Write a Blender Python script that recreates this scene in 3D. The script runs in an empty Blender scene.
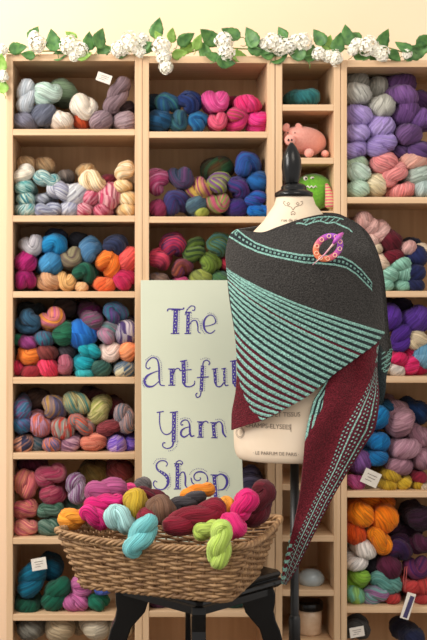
import bpy, math, random
import numpy as np
from mathutils import Vector, Matrix

# ------------------------------------------------------------------ camera, world, lights
F = 1166.67; CX, CY = 120.0, 285.0; D0 = 3.5; CAMX, CAMZ = -0.28, 1.4
S = bpy.context.scene
COL = S.collection
cam = bpy.data.objects.new('camera', bpy.data.cameras.new('camera')); COL.objects.link(cam)
cam.location = (CAMX, -D0, CAMZ); cam.rotation_euler = (math.pi/2, 0, 0)
cam.data.sensor_width = 36; cam.data.lens = F/640*36
cam.data.shift_x = (213.5-CX)/640; cam.data.shift_y = -(320-CY)/640
cam.data.dof.use_dof = True; cam.data.dof.focus_distance = 2.97; cam.data.dof.aperture_fstop = 5.6
S.camera = cam
w = bpy.data.worlds.new('world'); S.world = w; w.use_nodes = True
w.node_tree.nodes['Background'].inputs[0].default_value = (1.0, .95, .90, 1)
w.node_tree.nodes['Background'].inputs[1].default_value = 0.72
def area(name, loc, target, size, power, colr):
    l = bpy.data.lights.new(name, 'AREA'); l.shape = 'RECTANGLE'; l.size = size[0]; l.size_y = size[1]
    l.energy = power; l.color = colr
    o = bpy.data.objects.new(name, l); COL.objects.link(o); o.location = loc
    o.rotation_euler = (Vector(target)-Vector(loc)).to_track_quat('-Z', 'Y').to_euler()
    return o
area('window_daylight', (-2.3, -1.9, 2.6), (-0.1, 0, 1.5), (1.1, 1.1), 56, (1, .965, .93))
area('ceiling_panel', (0.6, -2.4, 3.0), (0.2, 0, 1.1), (1.2, 1.0), 16, (1, .90, .78))
area('wall_wash_lamp', (-1.9, -0.9, 3.0), (-0.7, .32, 2.35), (.6, .4), 26, (1, .93, .84))
S.view_settings.view_transform = 'Standard'; S.view_settings.look = 'None'
S.view_settings.exposure = 0.24; S.view_settings.gamma = 1; S.view_settings.use_curve_mapping = False

# ------------------------------------------------------------------ helpers
def P(px, py, d): return Vector((CAMX + (px-CX)*d/F, d-D0, CAMZ - (py-CY)*d/F))
def lin(c):
    return tuple(((v/255)/12.92 if v/255 <= .04045 else ((v/255+.055)/1.055)**2.4) for v in c[:3]) + (1.0,)
def hx(s): return tuple(int(s[i:i+2], 16) for i in (0, 2, 4))
class MB:
    def __init__(s): s.v = []; s.f = []; s.uv = None
    def add(s, vs, fs):
        n = len(s.v); s.v += [tuple(p) for p in vs]; s.f += [tuple(i+n for i in f) for f in fs]; return s
    def box(s, lo, hi, M=None):
        x0, y0, z0 = lo; x1, y1, z1 = hi
        vs = [Vector(p) for p in ((x0,y0,z0),(x1,y0,z0),(x1,y1,z0),(x0,y1,z0),(x0,y0,z1),(x1,y0,z1),(x1,y1,z1),(x0,y1,z1))]
        if M: vs = [M @ p for p in vs]
        return s.add(vs, [(0,3,2,1),(4,5,6,7),(0,1,5,4),(1,2,6,5),(2,3,7,6),(3,0,4,7)])
    def tube(s, pts, r, n=8, closed=False, cap=True):
        pts = [Vector(p) for p in pts]; N = len(pts)
        rr = r if isinstance(r, (list, tuple)) else [r]*N
        T = []
        for i in range(N):
            a = pts[(i-1) % N] if (closed or i > 0) else pts[0]
            b = pts[(i+1) % N] if (closed or i < N-1) else pts[-1]
            t = b-a; T.append(t.normalized() if t.length > 1e-9 else Vector((0,0,1)))
        nrm = T[0].orthogonal().normalized(); vs = []
        for i in range(N):
            nrm = (nrm - T[i]*nrm.dot(T[i])).normalized(); bi = T[i].cross(nrm)
            for k in range(n):
                a = 2*math.pi*k/n; vs.append(pts[i] + (nrm*math.cos(a)+bi*math.sin(a))*rr[i])
        fs = []
        for i in range(N if closed else N-1):
            j = (i+1) % N
            for k in range(n): fs.append((i*n+k, i*n+(k+1) % n, j*n+(k+1) % n, j*n+k))
        if cap and not closed:
            fs.append(tuple(range(n))[::-1]); fs.append(tuple((N-1)*n+k for k in range(n)))
        return s.add(vs, fs)
    def ell(s, c, r, M=None, nu=16, nv=10):
        vs = []; c = Vector(c)
        for j in range(nv+1):
            th = math.pi*j/nv
            for i in range(nu):
                ph = 2*math.pi*i/nu
                p = Vector((r[0]*math.sin(th)*math.cos(ph), r[1]*math.sin(th)*math.sin(ph), r[2]*math.cos(th)))
                vs.append(c + (M @ p if M else p))
        fs = [(j*nu+i, (j+1)*nu+i, (j+1)*nu+(i+1) % nu, j*nu+(i+1) % nu) for j in range(nv) for i in range(nu)]
        return s.add(vs, fs)
    def lathe(s, c, prof, n=32, sx=1, sy=1):
        vs = []
        for (r, z) in prof:
            for i in range(n):
                a = 2*math.pi*i/n; vs.append((c[0]+r*sx*math.cos(a), c[1]+r*sy*math.sin(a), c[2]+z))
        fs = [(j*n+i, j*n+(i+1) % n, (j+1)*n+(i+1) % n, (j+1)*n+i) for j in range(len(prof)-1) for i in range(n)]
        fs.append(tuple(range(n))[::-1]); fs.append(tuple((len(prof)-1)*n+i for i in range(n)))
        return s.add(vs, fs)
    def prism(s, poly, y0, y1, M=None):
        n = len(poly)
        vs = [Vector((p[0], y0, p[1])) for p in poly] + [Vector((p[0], y1, p[1])) for p in poly]
        if M: vs = [M @ p for p in vs]
        return s.add(vs, [tuple(range(n)), tuple(range(n, 2*n))[::-1]] + [(i, n+i, n+(i+1) % n, (i+1) % n) for i in range(n)])
    def build(s, name, mat, parent=None, smooth=True, bevel=0, origin=None):
        me = bpy.data.meshes.new(name)
        O = Vector(origin) if origin is not None else Vector((0,0,0))
        me.from_pydata([tuple(Vector(p)-O) for p in s.v], [], s.f); me.update()
        import bmesh
        b = bmesh.new(); b.from_mesh(me); bmesh.ops.recalc_face_normals(b, faces=b.faces); b.to_mesh(me); b.free()
        if smooth: me.polygons.foreach_set('use_smooth', [True]*len(me.polygons))
        me.materials.append(mat)
        o = bpy.data.objects.new(name, me); COL.objects.link(o); o.location = O
        if parent:
            o.parent = parent; o.location = O - parent.location
            o.matrix_parent_inverse = Matrix()
        if bevel:
            m = o.modifiers.new('bevel', 'BEVEL'); m.width = bevel; m.segments = 2; m.limit_method = 'ANGLE'
        return o
def thing(name, label, cat, loc=(0,0,0), group=None):
    o = bpy.data.objects.new(name, None); COL.objects.link(o); o.location = loc; o.empty_display_size = .05
    o['label'] = label; o['category'] = cat
    if group: o['group'] = group
    return o
def tag(o, label, cat, group=None):
    o['label'] = label; o['category'] = cat
    if group: o['group'] = group
    return o
def struct(o): o['kind'] = 'structure'; return o
def nt(name):
    m = bpy.data.materials.new(name); m.use_nodes = True; t = m.node_tree; return m, t, t.nodes['Principled BSDF']
def N(t, ty, **k):
    n = t.nodes.new(ty)
    for a, b in k.items(): setattr(n, a, b)
    return n
def mat(name, c, rough=.6, c2=None, scale=(40,40,40), bump=0, bscale=200, metal=0, spec=.5, sheen=0, detail=3, trans=0, coat=0):
    m, t, b = nt(name)
    b.inputs['Base Color'].default_value = lin(c); b.inputs['Roughness'].default_value = rough
    b.inputs['Metallic'].default_value = metal; b.inputs['Specular IOR Level'].default_value = spec
    b.inputs['Sheen Weight'].default_value = sheen; b.inputs['Transmission Weight'].default_value = trans
    b.inputs['Coat Weight'].default_value = coat
    tc = N(t, 'ShaderNodeTexCoord')
    if c2:
        mp = N(t, 'ShaderNodeMapping'); mp.inputs['Scale'].default_value = scale; t.links.new(tc.outputs['Object'], mp.inputs[0])
        no = N(t, 'ShaderNodeTexNoise'); no.inputs['Scale'].default_value = 1; no.inputs['Detail'].default_value = detail
        t.links.new(mp.outputs[0], no.inputs['Vector'])
        cr = N(t, 'ShaderNodeValToRGB'); cr.color_ramp.elements[0].position = .32; cr.color_ramp.elements[1].position = .68
        cr.color_ramp.elements[0].color = lin(c); cr.color_ramp.elements[1].color = lin(c2)
        t.links.new(no.outputs[0], cr.inputs[0]); t.links.new(cr.outputs[0], b.inputs['Base Color'])
    if bump:
        n2 = N(t, 'ShaderNodeTexNoise'); n2.inputs['Scale'].default_value = bscale; t.links.new(tc.outputs['Object'], n2.inputs['Vector'])
        bp = N(t, 'ShaderNodeBump'); bp.inputs['Strength'].default_value = bump; bp.inputs['Distance'].default_value = .002
        t.links.new(n2.outputs[0], bp.inputs['Height']); t.links.new(bp.outputs[0], b.inputs['Normal'])
    return m

WOODC = ((222,188,150), (205,168,128))
wood_v = mat('birch_vertical_grain', WOODC[0], .5, WOODC[1], (70, 70, 2.2), .08, 60)
wood_h = mat('birch_horizontal_grain', WOODC[0], .5, WOODC[1], (2.2, 70, 90), .08, 60)
wood_b = mat('birch_back_panel', (206,166,122), .6, (192,152,108), (60, 60, 2), .05, 60)
paint = mat('cream_wall_paint', (240,212,181), .85, (237,208,176), (2,2,2), .06, 90)
floor_m = mat('grey_carpet_floor', (120,110,98), .95, (100,92,84), (60,60,60), .3, 300)
paper = mat('white_label_paper', (235,228,215), .8, (225,216,205), (60,60,60))
black = mat('black_lacquer', (10,10,11), .24, (14,14,15), (20,20,20), .02, 50, spec=.35)
blackm = mat('black_satin_metal', (18,18,19), .4, (26,26,27), (30,30,30), spec=.5)
linen = mat('ivory_linen_canvas', (226,208,184), .85, (218,197,170), (9,9,9), .25, 900)
ink = mat('faded_brown_ink', (120,104,92), .8, (98,84,74), (80,80,80))
purple_ink = mat('purple_paint', (50,34,120), .6, (58,40,132), (120,120,120))
signm = mat('pale_sage_board', (190,195,174), .6, (185,190,169), (4,4,4), .04, 60)
leaf_d = mat('deep_green_leaf', (52,98,46), .5, (92,138,66), (60,60,60), .2, 120)
leaf_l = mat('light_green_leaf', (118,160,62), .5, (152,188,92), (60,60,60), .2, 120)
stemm = mat('pale_green_stem', (138,160,84), .6, (110,136,66), (60,60,60))
petal = mat('white_petal', (250,246,236), .7, (236,232,212), (90,90,90))
wick1 = mat('peeled_willow', (180,142,100), .6, (128,94,62), (55,55,55), .25, 200)
wick2 = mat('dark_willow', (160,124,84), .6, (112,80,52), (55,55,55), .25, 200)

# yarn: one shader, each skein carries its own two dye colours
def yarn_material(fuzz=.08):
    m, t, b = nt('dyed_wool_yarn'); b.inputs['Roughness'].default_value = .85
    b.inputs['Sheen Weight'].default_value = fuzz; b.inputs['Sheen Roughness'].default_value = .5
    b.inputs['Specular IOR Level'].default_value = .25
    at = lambda n: N(t, 'ShaderNodeAttribute', attribute_type='OBJECT', attribute_name=n)
    a, c, fr = at('dye_a'), at('dye_b'), at('dye_freq')
    uv = N(t, 'ShaderNodeUVMap')
    sep = N(t, 'ShaderNodeSeparateXYZ'); t.links.new(uv.outputs[0], sep.inputs[0])
    def M(op, x, y=None):
        n = N(t, 'ShaderNodeMath', operation=op)
        for i, q in enumerate((x, y)):
            if q is None: continue
            if isinstance(q, (int, float)): n.inputs[i].default_value = q
            else: t.links.new(q, n.inputs[i])
        return n.outputs[0]
    # strands along the hank (uv is in metres, x along the strand)
    cx = N(t, 'ShaderNodeCombineXYZ'); t.links.new(M('MULTIPLY', sep.outputs[0], 16), cx.inputs[0]); t.links.new(M('MULTIPLY', sep.outputs[1], 380), cx.inputs[1])
    oi = N(t, 'ShaderNodeObjectInfo'); t.links.new(M('MULTIPLY', oi.outputs['Random'], 50), cx.inputs[2])
    ns = N(t, 'ShaderNodeTexNoise'); ns.inputs['Scale'].default_value = 1; ns.inputs['Detail'].default_value = 2; ns.inputs['Distortion'].default_value = .5
    t.links.new(cx.outputs[0], ns.inputs['Vector'])
    # dye bands
    c2 = N(t, 'ShaderNodeCombineXYZ'); t.links.new(M('MULTIPLY', sep.outputs[0], fr.outputs['Fac']), c2.inputs[0]); t.links.new(M('MULTIPLY', sep.outputs[1], M('MULTIPLY', fr.outputs['Fac'], 13)), c2.inputs[1])
    t.links.new(M('MULTIPLY', oi.outputs['Random'], 90), c2.inputs[2])
    nd = N(t, 'ShaderNodeTexNoise'); nd.inputs['Scale'].default_value = 1; nd.inputs['Detail'].default_value = 2
    t.links.new(c2.outputs[0], nd.inputs['Vector'])
    mr = N(t, 'ShaderNodeMapRange'); mr.inputs['From Min'].default_value = .40; mr.inputs['From Max'].default_value = .60; t.links.new(nd.outputs[0], mr.inputs[0])
    mx = N(t, 'ShaderNodeMix', data_type='RGBA'); t.links.new(mr.outputs[0], mx.inputs[0]); t.links.new(a.outputs['Color'], mx.inputs[6]); t.links.new(c.outputs['Color'], mx.inputs[7])
    # strand to strand shade of dye
    mr2 = N(t, 'ShaderNodeMapRange'); mr2.inputs['From Min'].default_value = .3; mr2.inputs['From Max'].default_value = .7
    mr2.inputs['To Min'].default_value = .5; mr2.inputs['To Max'].default_value = 1.22; t.links.new(ns.outputs[0], mr2.inputs[0])
    hs = N(t, 'ShaderNodeHueSaturation'); t.links.new(mr2.outputs[0], hs.inputs['Value']); t.links.new(mx.outputs[2], hs.inputs['Color'])
    t.links.new(hs.outputs[0], b.inputs['Base Color'])
    bp = N(t, 'ShaderNodeBump'); bp.inputs['Strength'].default_value = .9; bp.inputs['Distance'].default_value = .005
    t.links.new(ns.outputs[0], bp.inputs['Height']); t.links.new(bp.outputs[0], b.inputs['Normal'])
    return m
yarnm = yarn_material()

def hank(L, r, R, tw, seed, slant=.3, ns=72, nc=22):
    """closed loop of yarn folded and twisted on itself, axis along x"""
    rnd = random.Random(seed)
    a = max(L/2-r, r*.35)
    t = np.linspace(0, 2*np.pi, ns, endpoint=False)
    x = a*np.cos(t)*(1-.0*np.abs(np.cos(t)))
    rho = R*np.sign(np.sin(t))*np.abs(np.sin(t))**.55
    ph = tw*x/(2*a)
    p = np.stack([x, rho*np.cos(ph), rho*np.sin(ph)], 1)
    T = np.roll(p, -1, 0)-np.roll(p, 1, 0); T /= np.linalg.norm(T, axis=1)[:, None]
    nn = np.zeros_like(p); n0 = np.cross(T[0], [1, .3, .2]); n0 /= np.linalg.norm(n0)
    for i in range(ns):
        n0 = n0 - T[i]*np.dot(n0, T[i]); n0 /= np.linalg.norm(n0); nn[i] = n0
    e = n0 - T[0]*np.dot(n0, T[0]); e /= np.linalg.norm(e)
    ang = math.atan2(np.dot(np.cross(nn[0], e), T[0]), np.dot(nn[0], e))
    bb = np.cross(T, nn)
    A = np.linspace(0, 2*np.pi, nc, endpoint=False)
    f1, f2, f3 = [rnd.uniform(0, 6.28) for _ in range(3)]
    rad = r*(1+.07*np.sin(2*t+f1)+.05*np.sin(3*t+f2)+.03*np.sin(7*t+f3))
    vs = np.zeros((ns, nc, 3))
    for i in range(ns):
        g = A - ang*i/ns + .0
        rr = rad[i]*(1+.035*np.cos(5*A+8.0*t[i]+f1)+.03*np.cos(9*A+14*t[i]+f2)+.04*np.cos(2*A+t[i]+f3))
        vs[i] = p[i] + (np.outer(np.cos(g), nn[i])+np.outer(np.sin(g), bb[i]))*rr[:, None]
    fs = []; uvs = []; LEN = float(np.linalg.norm(np.roll(p, -1, 0)-p, axis=1).sum()); CI = 2*math.pi*r; cs, sn_ = math.cos(slant), math.sin(slant)
    def uvp(a, b): return [a*LEN*cs+b*CI*sn_, -a*LEN*sn_+b*CI*cs]
    for i in range(ns):
        j = (i+1) % ns
        for k in range(nc):
            l = (k+1) % nc
            fs.append((i*nc+k, i*nc+l, j*nc+l, j*nc+k))
            uvs += uvp(i/ns, k/nc)+uvp(i/ns, (k+1)/nc)+uvp((i+1)/ns, (k+1)/nc)+uvp((i+1)/ns, k/nc)
    me = bpy.data.meshes.new('yarn_hank'); me.from_pydata(vs.reshape(-1, 3).tolist(), [], fs)
    ul = me.uv_layers.new(name='UVMap'); ul.data.foreach_set('uv', uvs)
    me.polygons.foreach_set('use_smooth', [True]*len(fs)); me.materials.append(yarnm); me.update()
    return me
SK = []
def skein(desc, px, py, wd, ht, rot, kind, c1, c2=None, d=3.5, deep=.17, place='', freq=None, grp='', group=None):
    """wd, ht: face size in px at distance d (d = distance of its front face)"""
    gs = 1.0 if place != 'basket' else 1.08
    u = d/F; W, H = wd*u*1.03*gs, ht*u*1.05*gs; seed = int(px*7+py*13)
    rnd = random.Random(seed); rr = math.radians(rot)
    lo, hi = .0, 0
    if kind == 'e':
        r = H/2*1.02; R = max((W*1.05-H)/2, .13*W); L = deep
        me = hank(L, r, R, rnd.uniform(.35, .65), seed, rnd.choice((-1, 1))*rnd.uniform(.95, 1.35))
        # tip the axis a little so that the fold is seen from the front
        rm = Matrix.Rotation(-rr, 4, 'Y') @ Matrix.Rotation(rnd.uniform(-.12, .12), 4, 'Z') @ Matrix.Rotation(-math.pi/2, 4, 'Z')
        # after turning, x axis -> -y (front); roll keeps the fold flat
        rm = rm @ Matrix.Rotation(-rnd.uniform(.1, .28), 4, 'X'); yc = L/2
    elif kind == 'b':
        Dm = (W+H)/2; r = Dm*.30; R = Dm*.21; L = Dm*1.25
        me = hank(L, r, R, 2.6, seed, rnd.uniform(.3, .8))
        for vtx in me.vertices: vtx.co.z *= 1.0
        rm = Matrix.Rotation(-rr, 4, 'Y') @ Matrix.Rotation(rnd.uniform(.5, .9)*rnd.choice((-1, 1))+math.pi/2, 4, 'Z') @ Matrix.Rotation(rnd.uniform(0, 6.28), 4, 'X')
        yc = L*.5
    else:
        r = H*.345; R = H*.165; L = W
        me = hank(L, r, R, 2.1*max(W/H, 1.2), seed, -rnd.uniform(.3, .5))
        rm = Matrix.Rotation(-rr, 4, 'Y') @ Matrix.Rotation(rnd.uniform(-.2, .2), 4, 'Z') @ Matrix.Rotation(rnd.uniform(0, 6.28), 4, 'X')
        yc = H*.5
    o = bpy.data.objects.new('yarn_skein', me); COL.objects.link(o)
    p = P(px, py, d+.012); p.y += yc-.012; o.location = p
    o.rotation_mode = 'QUATERNION'; o.rotation_quaternion = rm.to_quaternion()
    a = lin(hx(c1)); b = lin(hx(c2)) if c2 else tuple(min(1, v*1.12) for v in a)
    boost = .90; a = tuple(v**1.12 for v in a[:3]); b = tuple(v**1.12 for v in b[:3])
    o['dye_a'] = [min(1, v*boost) for v in a[:3]]; o['dye_b'] = [min(1, v*boost) for v in b[:3]]; o['dye_freq'] = float(freq or 9)
    o['category'] = 'yarn skein'; o['group'] = group or 'yarn skeins'
    SK.append((o, desc, place, px, py)); return o
def paper_tag(par, px, py, wd, ht, rot, d, yaw=.15, lines=True):
    c = P(px, py, d); u = d/F; W, H = wd*u, ht*u
    M = Matrix.Translation(c) @ Matrix.Rotation(-math.radians(rot), 4, 'Y') @ Matrix.Rotation(yaw, 4, 'Z')
    m = MB(); m.box((-W/2, -.0006, -H/2), (W/2, .0006, H/2), M)
    pm = par.matrix_world.copy() if False else Matrix.LocRotScale(par.location, par.rotation_quaternion if par.rotation_mode == 'QUATERNION' else par.rotation_euler, None)
    o = m.build('paper_tag', paper, None, False); o.parent = par; o.matrix_parent_inverse = pm.inverted(); o['label'] = 'white paper tag'
    k = MB()
    for i, (a, b) in enumerate(((-.3, .3), (-.22, .25), (-.3, .1))):
        z = H*(.2-.2*i); k.box((W*a, -.0010, z-H*.02), (W*b, -.0007, z+H*.02), M)
    q = k.build('print', ink, None, False); q.parent = o; q.matrix_parent_inverse = pm.inverted() @ pm  # identity
    q.matrix_parent_inverse = Matrix()
    return o

# ------------------------------------------------------------------ room
m = MB(); m.box((-2.6, .33, 0), (2.4, .43, 3.2)); struct(m.build('wall_back', paint, smooth=False))
m = MB(); m.box((-2.6, -4.2, -.1), (2.4, .43, 0)); struct(m.build('floor', floor_m, smooth=False))
m = MB(); m.box((-2.6, .312, .001), (2.4, .329, .1)); struct(m.build('baseboard_back', mat('white_trim_paint', (238,232,220), .5, (232,226,214), (3,3,3)), smooth=False))

# ------------------------------------------------------------------ bookcases
U = D0/F
def X(px): return CAMX+(px-CX)*U
def Z(py): return CAMZ-(py-CY)*U
DEP = .29
def bookcase(label, x0, xi0, xi1, x1, ytop, boards, tk=7):
    t = thing('bookcase', label, 'bookcase', (X((x0+x1)/2), DEP/2, 0), 'birch bookcases side by side')
    xa, xb, xc, xd = X(x0)+.0005, X(xi0), X(xi1), X(x1)-.0005
    zt = Z(ytop)
    for a, b in ((xa, xb), (xc, xd)):
        m = MB(); m.box((a, 0, 0), (b, DEP, zt)); m.build('side_panel', wood_v, t, False, .0012)
    m = MB(); m.box((xb, 0, zt-.021), (xc, DEP-.0015, zt-.0003)); m.build('top_panel', wood_h, t, False, .0012)
    for y in boards:
        m = MB(); m.box((xb, .001, Z(y)-.019), (xc, DEP-.002, Z(y))); m.build('shelf', wood_h, t, False, .0015)
    m = MB(); m.box((xb, DEP-.001, .05), (xc, DEP+.008, zt-.001)); m.build('back_panel', wood_b, t, False)
    m = MB(); m.box((xb, .03, 0), (xc, .045, .07)); m.build('toe_kick', wood_h, t, False)
    return t
B1 = [129, 215.5, 291.4, 377.5, 453, 538, 614.6, 690]
B2 = [131.5, 216.5, 291.5, 378, 454, 538, 611, 690]
B3 = [104.4, 157.6, 211, 264, 318, 372, 430, 484, 535.5, 590, 642, 700]
B4 = [197, 291, 376.6, 491.3, 606.8, 690]
bookcase('tall birch bookcase at the left with seven stuffed yarn cubbies', 6, 12.8, 135, 142.4, 54, B1)
bookcase('birch bookcase second from left, partly behind the shop sign', 142.4, 149, 267.5, 275, 56, B2)
bookcase('narrow birch bookcase holding the pig and green monster toys', 275.4, 282.3, 334, 340.6, 56.5, B3)
bookcase('wide birch bookcase at the right edge with lilac and orange yarn', 340.8, 347, 470, 477, 60, B4)

# ------------------------------------------------------------------ yarn on the shelves
# description | x y w h rot kind colour colour2 layer freq
def cubby(place, table, group):
    for line in table.strip().split('\n'):
        if not line.strip(): continue
        de, rest = line.split('|'); f = rest.split()
        x, y, ww, hh, ro = map(float, f[:5]); k = f[5]; c1 = f[6]; c2 = f[7] if len(f) > 7 and f[7] != '-' else None
        lay = float(f[8]) if len(f) > 8 else 0; fr = float(f[9]) if len(f) > 9 else None
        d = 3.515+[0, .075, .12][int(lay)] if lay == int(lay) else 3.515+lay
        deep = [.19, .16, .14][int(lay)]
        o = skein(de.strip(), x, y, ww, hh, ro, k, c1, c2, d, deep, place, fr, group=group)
        if len(f) > 10 and f[10] == 'T': tx, ty, tw_, th_, tr_ = map(float, f[11:16]); paper_tag(o, tx, ty, tw_, th_, tr_, 3.505)
GL = 'yarn skeins on the left bookcase'
cubby("top shelf of the left bookcase", """
pale blue-white|26 95 34 21 82 s CDD6DE E2E6EA
pale mint|46 93 33 23 5 s BCD6C8 CFE2D6
sage green|62 89 24 22 -20 e 93AD8C A8BFA0 1
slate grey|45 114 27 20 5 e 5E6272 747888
lavender grey|25 120 26 18 -8 e 7C798A 9190A0
oatmeal cream|62 120 25 18 -10 e E2D2C2 EDE2D4
creamy white|83 105 29 25 -25 s EBDDCB F4EADC
rust red|80 121 20 14 0 e A4411F B8512B 0.03
dusty mauve|100 120 24 18 8 e 87707A A08A90
brown mauve|117 95 40 21 62 s 7C666C 9A8288 0 9 T 104 78 15 9 -18
soft mauve|123 120 27 18 -6 e 9A8288 B09A9E
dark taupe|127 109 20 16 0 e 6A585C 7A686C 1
""", GL)
cubby("second shelf of the left bookcase", """
tan|25 164 20 15 0 e C8A57D D8B890 1
white|23 174 25 18 45 s F0E4CE FAF2E4
caramel|43 165 22 15 0 e C4A078 D4B48C 1
aqua and white|24 187 21 14 5 e 4F9C9C B8D8D0 0 22
teal and cream|23 199 21 13 0 e 3F8C98 C8DCCC 0 22
turquoise and white|24.5 209.5 24 13 0 e 5FA5A8 D8E4DC 0 22
aqua striped|46 179 27 16 -15 s 4B98A0 D8E4D8 0 24
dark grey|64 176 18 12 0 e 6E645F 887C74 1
lavender and grey|62 191 32 19 -20 s A5A5BC D8D8DC 0 20
pale grey|75 195 20 22 20 e B4B2BC D8D8D8 0 20
silver blue|45 198 20 12 20 e 9C9CAE C8CCD2 0.03 20
blue grey|47.5 209.5 28 14 5 s 8688A2 BCC0CC 0 20
steel lavender|70 209 24 14 0 e 9696AA C4C4CC 0 20
peach cream|92 181 27 22 -30 s EDC896 FAE6C4 0 14
pale apricot|86 170 18 14 20 e D8AC78 EACB9C 1
raspberry|89 198 19 14 0 e BA3C5C DC96A4 0 20
red and pink|85 209 22 14 5 e B4385A E4A8B0 0 20
pink and rose|108 198 21 24 60 e C84E6E E8B0B4 0 20
crimson|104 210 22 13 0 e A83050 D88898 0 20
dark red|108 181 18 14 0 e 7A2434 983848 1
golden cream|125 171 23 18 42 s EBC48E FBE6C6 0 16
honey|125 185.5 20 13 0 e E8C088 F6DCB0 0 16
buttery|125.5 198 22 15 -15 e ECC890 FAE4BC 0 16
pale honey|126 209.5 21 13 0 e E4BC84 F8E2BC 0 16
""", GL)
cubby("third shelf of the left bookcase", """
light grey|31 246 23 24 10 b A8A4AA C8C4C8
bright cerulean|54 244 27 24 -10 b 1484BE 2C9CD0
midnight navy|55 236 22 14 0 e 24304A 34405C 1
olive brown|70 259 24 24 30 b 6E5A55 9A9070 0 6
denim blue|90 249 24 25 70 b 4A7CA4 6A98BC
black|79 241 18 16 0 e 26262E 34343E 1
dark navy|116 245.5 25 22 0 b 262E4C 343E60
magenta|25 262 23 18 10 e A8186A C02E80
deep magenta|24.5 280 22 20 -10 b A0146A B82A7C
medium blue|47.5 264 24 21 15 e 367EAE 4C94C0
forest green|85 273 25 24 -20 b 14503F 20664F
bright orange|108.7 264 26 27 -60 b F07A26 FA8E3C
coral|129 259 14 22 80 e E25050 F06A64
tan|47.5 281 25 20 -10 b CF9C74 DCAE88
golden tan|65 281 20 20 -20 b DCA868 E8B87C
pale apricot|80 287 15 9 0 e E6B27C F0C494 0
orange coral|102 284.5 24 14 -10 e EE6A38 F68450
crimson pink|125 280 22 21 20 b BC2054 D03468
""", GL)
cubby("fourth shelf of the left bookcase", """
navy teal|27 322 26 22 15 b 2E5470 42708C 0 9
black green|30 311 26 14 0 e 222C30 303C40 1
pink and gold|51 320 26 24 40 b D470A0 F0A040 0 6
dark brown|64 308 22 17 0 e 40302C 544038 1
bottle green|64.5 334 26 20 50 e 1E6048 2C7858
deep green|18 340 12 12 0 e 1E6048 2C7858 0.03
purple|27 343 22 13 -10 e 84306C A04A88 0 12
plum and teal|44 339 20 14 -10 e 703C68 34788C 0 14
orange|27 357 28 22 10 b EE8030 F89444
rust brown|47.5 353 22 15 -15 e 7A3836 904844
wine red|29 373 24 13 0 e 8E2430 A83440 0
cherry red|18 368 14 14 -20 e C83054 DC4468 0.02
scarlet pink|47 368 20 19 -40 e D8304E E8486A
dusty rose|64 367 20 21 70 b AC5A6C C07484
charcoal|69 352 17 14 0 e 443E44 5A5258 0.03
olive and plum|90 312 28 17 -10 e 64664A 7C3068 1 8
grey plum|91 320 24 16 -20 e 70666E 96527C 0 12
royal blue|81 336 20 27 80 e 1866B8 2C7ECC
turquoise|90 351 24 16 -20 s 109CAA 24B0BA
bright teal|83 364 24 18 10 e 0E96A6 22AAB6
light teal|85 374 22 8 0 e 28A0A8 40B4B8 0
dark sea green|102 369 22 16 0 e 345C54 4A7468
violet and teal|116 313.5 25 20 0 b 6C4E8C 3C7890 0 14
grey and rose|108.5 333 23 21 30 b 6A8C8C C08CA4 0 16
white and violet|127 332 16 23 70 e D0C4C8 5E4A80 0 18
blush cream|109 354 23 24 20 b EACABC F4DACE
peach|128 351 15 18 80 e F69664 FCAA7C
grey blue and cream|125 370 22 18 10 e 4E6C88 D0C6A8 0 14
""", GL)
cubby("fifth shelf of the left bookcase", """
plum and blue|21 409 18 18 80 e 845A88 4488A8 0 20
blue|21 425 17 17 0 e 3E7CA0 6C6490 0 20
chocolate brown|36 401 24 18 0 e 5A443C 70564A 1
violet and ochre|54 409 25 24 -50 b 78749A D0A45C 0 12
lilac and coral|39 427 27 20 -42 e C49CB8 D0705C 0 22
red and grey|61 429 27 19 -32 e C8483A A8A49A 0 20
khaki and teal|76 404 30 22 -32 s D0BC80 3C8C88 0 22
grey and orange|81.5 425 29 17 -30 s 888888 E0603C 0 18
olive cream|98.5 412 29 19 72 e A8A860 D0C48C 0 26
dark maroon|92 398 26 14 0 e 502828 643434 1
brick red|109 428 26 16 20 s 7A3238 A04A50 0 20
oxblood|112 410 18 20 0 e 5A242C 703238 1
slate and pink|125 419 30 20 105 s 5E7484 C8A098 0 22
peach and navy|22 445 22 17 5 e F0B090 40405C 0 18
dark teal striped|36 445 16 16 0 e 34505A 6C6C70 0.02 20
orange and blue|53 445.5 20 14 0 e D88050 6C6C98 0 20
mauve and pink|73 444 23 17 30 e C89CA8 8C6078 0 20
salmon|93 443 28 18 12 s E49078 C86C58 0 22
violet|117 445 21 17 0 e 7850C0 C8A8D8 0 18
indigo violet|129 445 15 17 10 e 5A40B0 9070C8 0.02 18
""", GL)
cubby("sixth shelf of the left bookcase", """
rose and peach|25.5 485 31 24 105 s C85E72 E09474 0 20
rose and terracotta|25 510 25 21 20 s BC5468 DC8C74 0 20
peach and pink|25.5 529 25 18 5 s D06C78 E29C84 0 20
raspberry and rust|50 476 32 22 20 s B03860 C07880 0 20
wine and rose|53 496 27 18 -10 e 9C2C50 B86874 0 20
mottled green|50 510 28 15 10 s 3A6450 6C8878 0 18
grey green|49 528 25 19 5 s 3E6454 7C9484 0 18
purple and white|76 490 31 21 100 s 8C5084 D8CCDC 0 24
sea green|71 508 18 16 0 e 54786C 88A094 1 18
olive brown|94 474 30 17 10 e 7C6434 94804C 1 12
brick and plum|119 473 26 18 0 e 88383C A05458 1 14
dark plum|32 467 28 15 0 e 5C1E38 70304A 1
""", GL)
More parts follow.
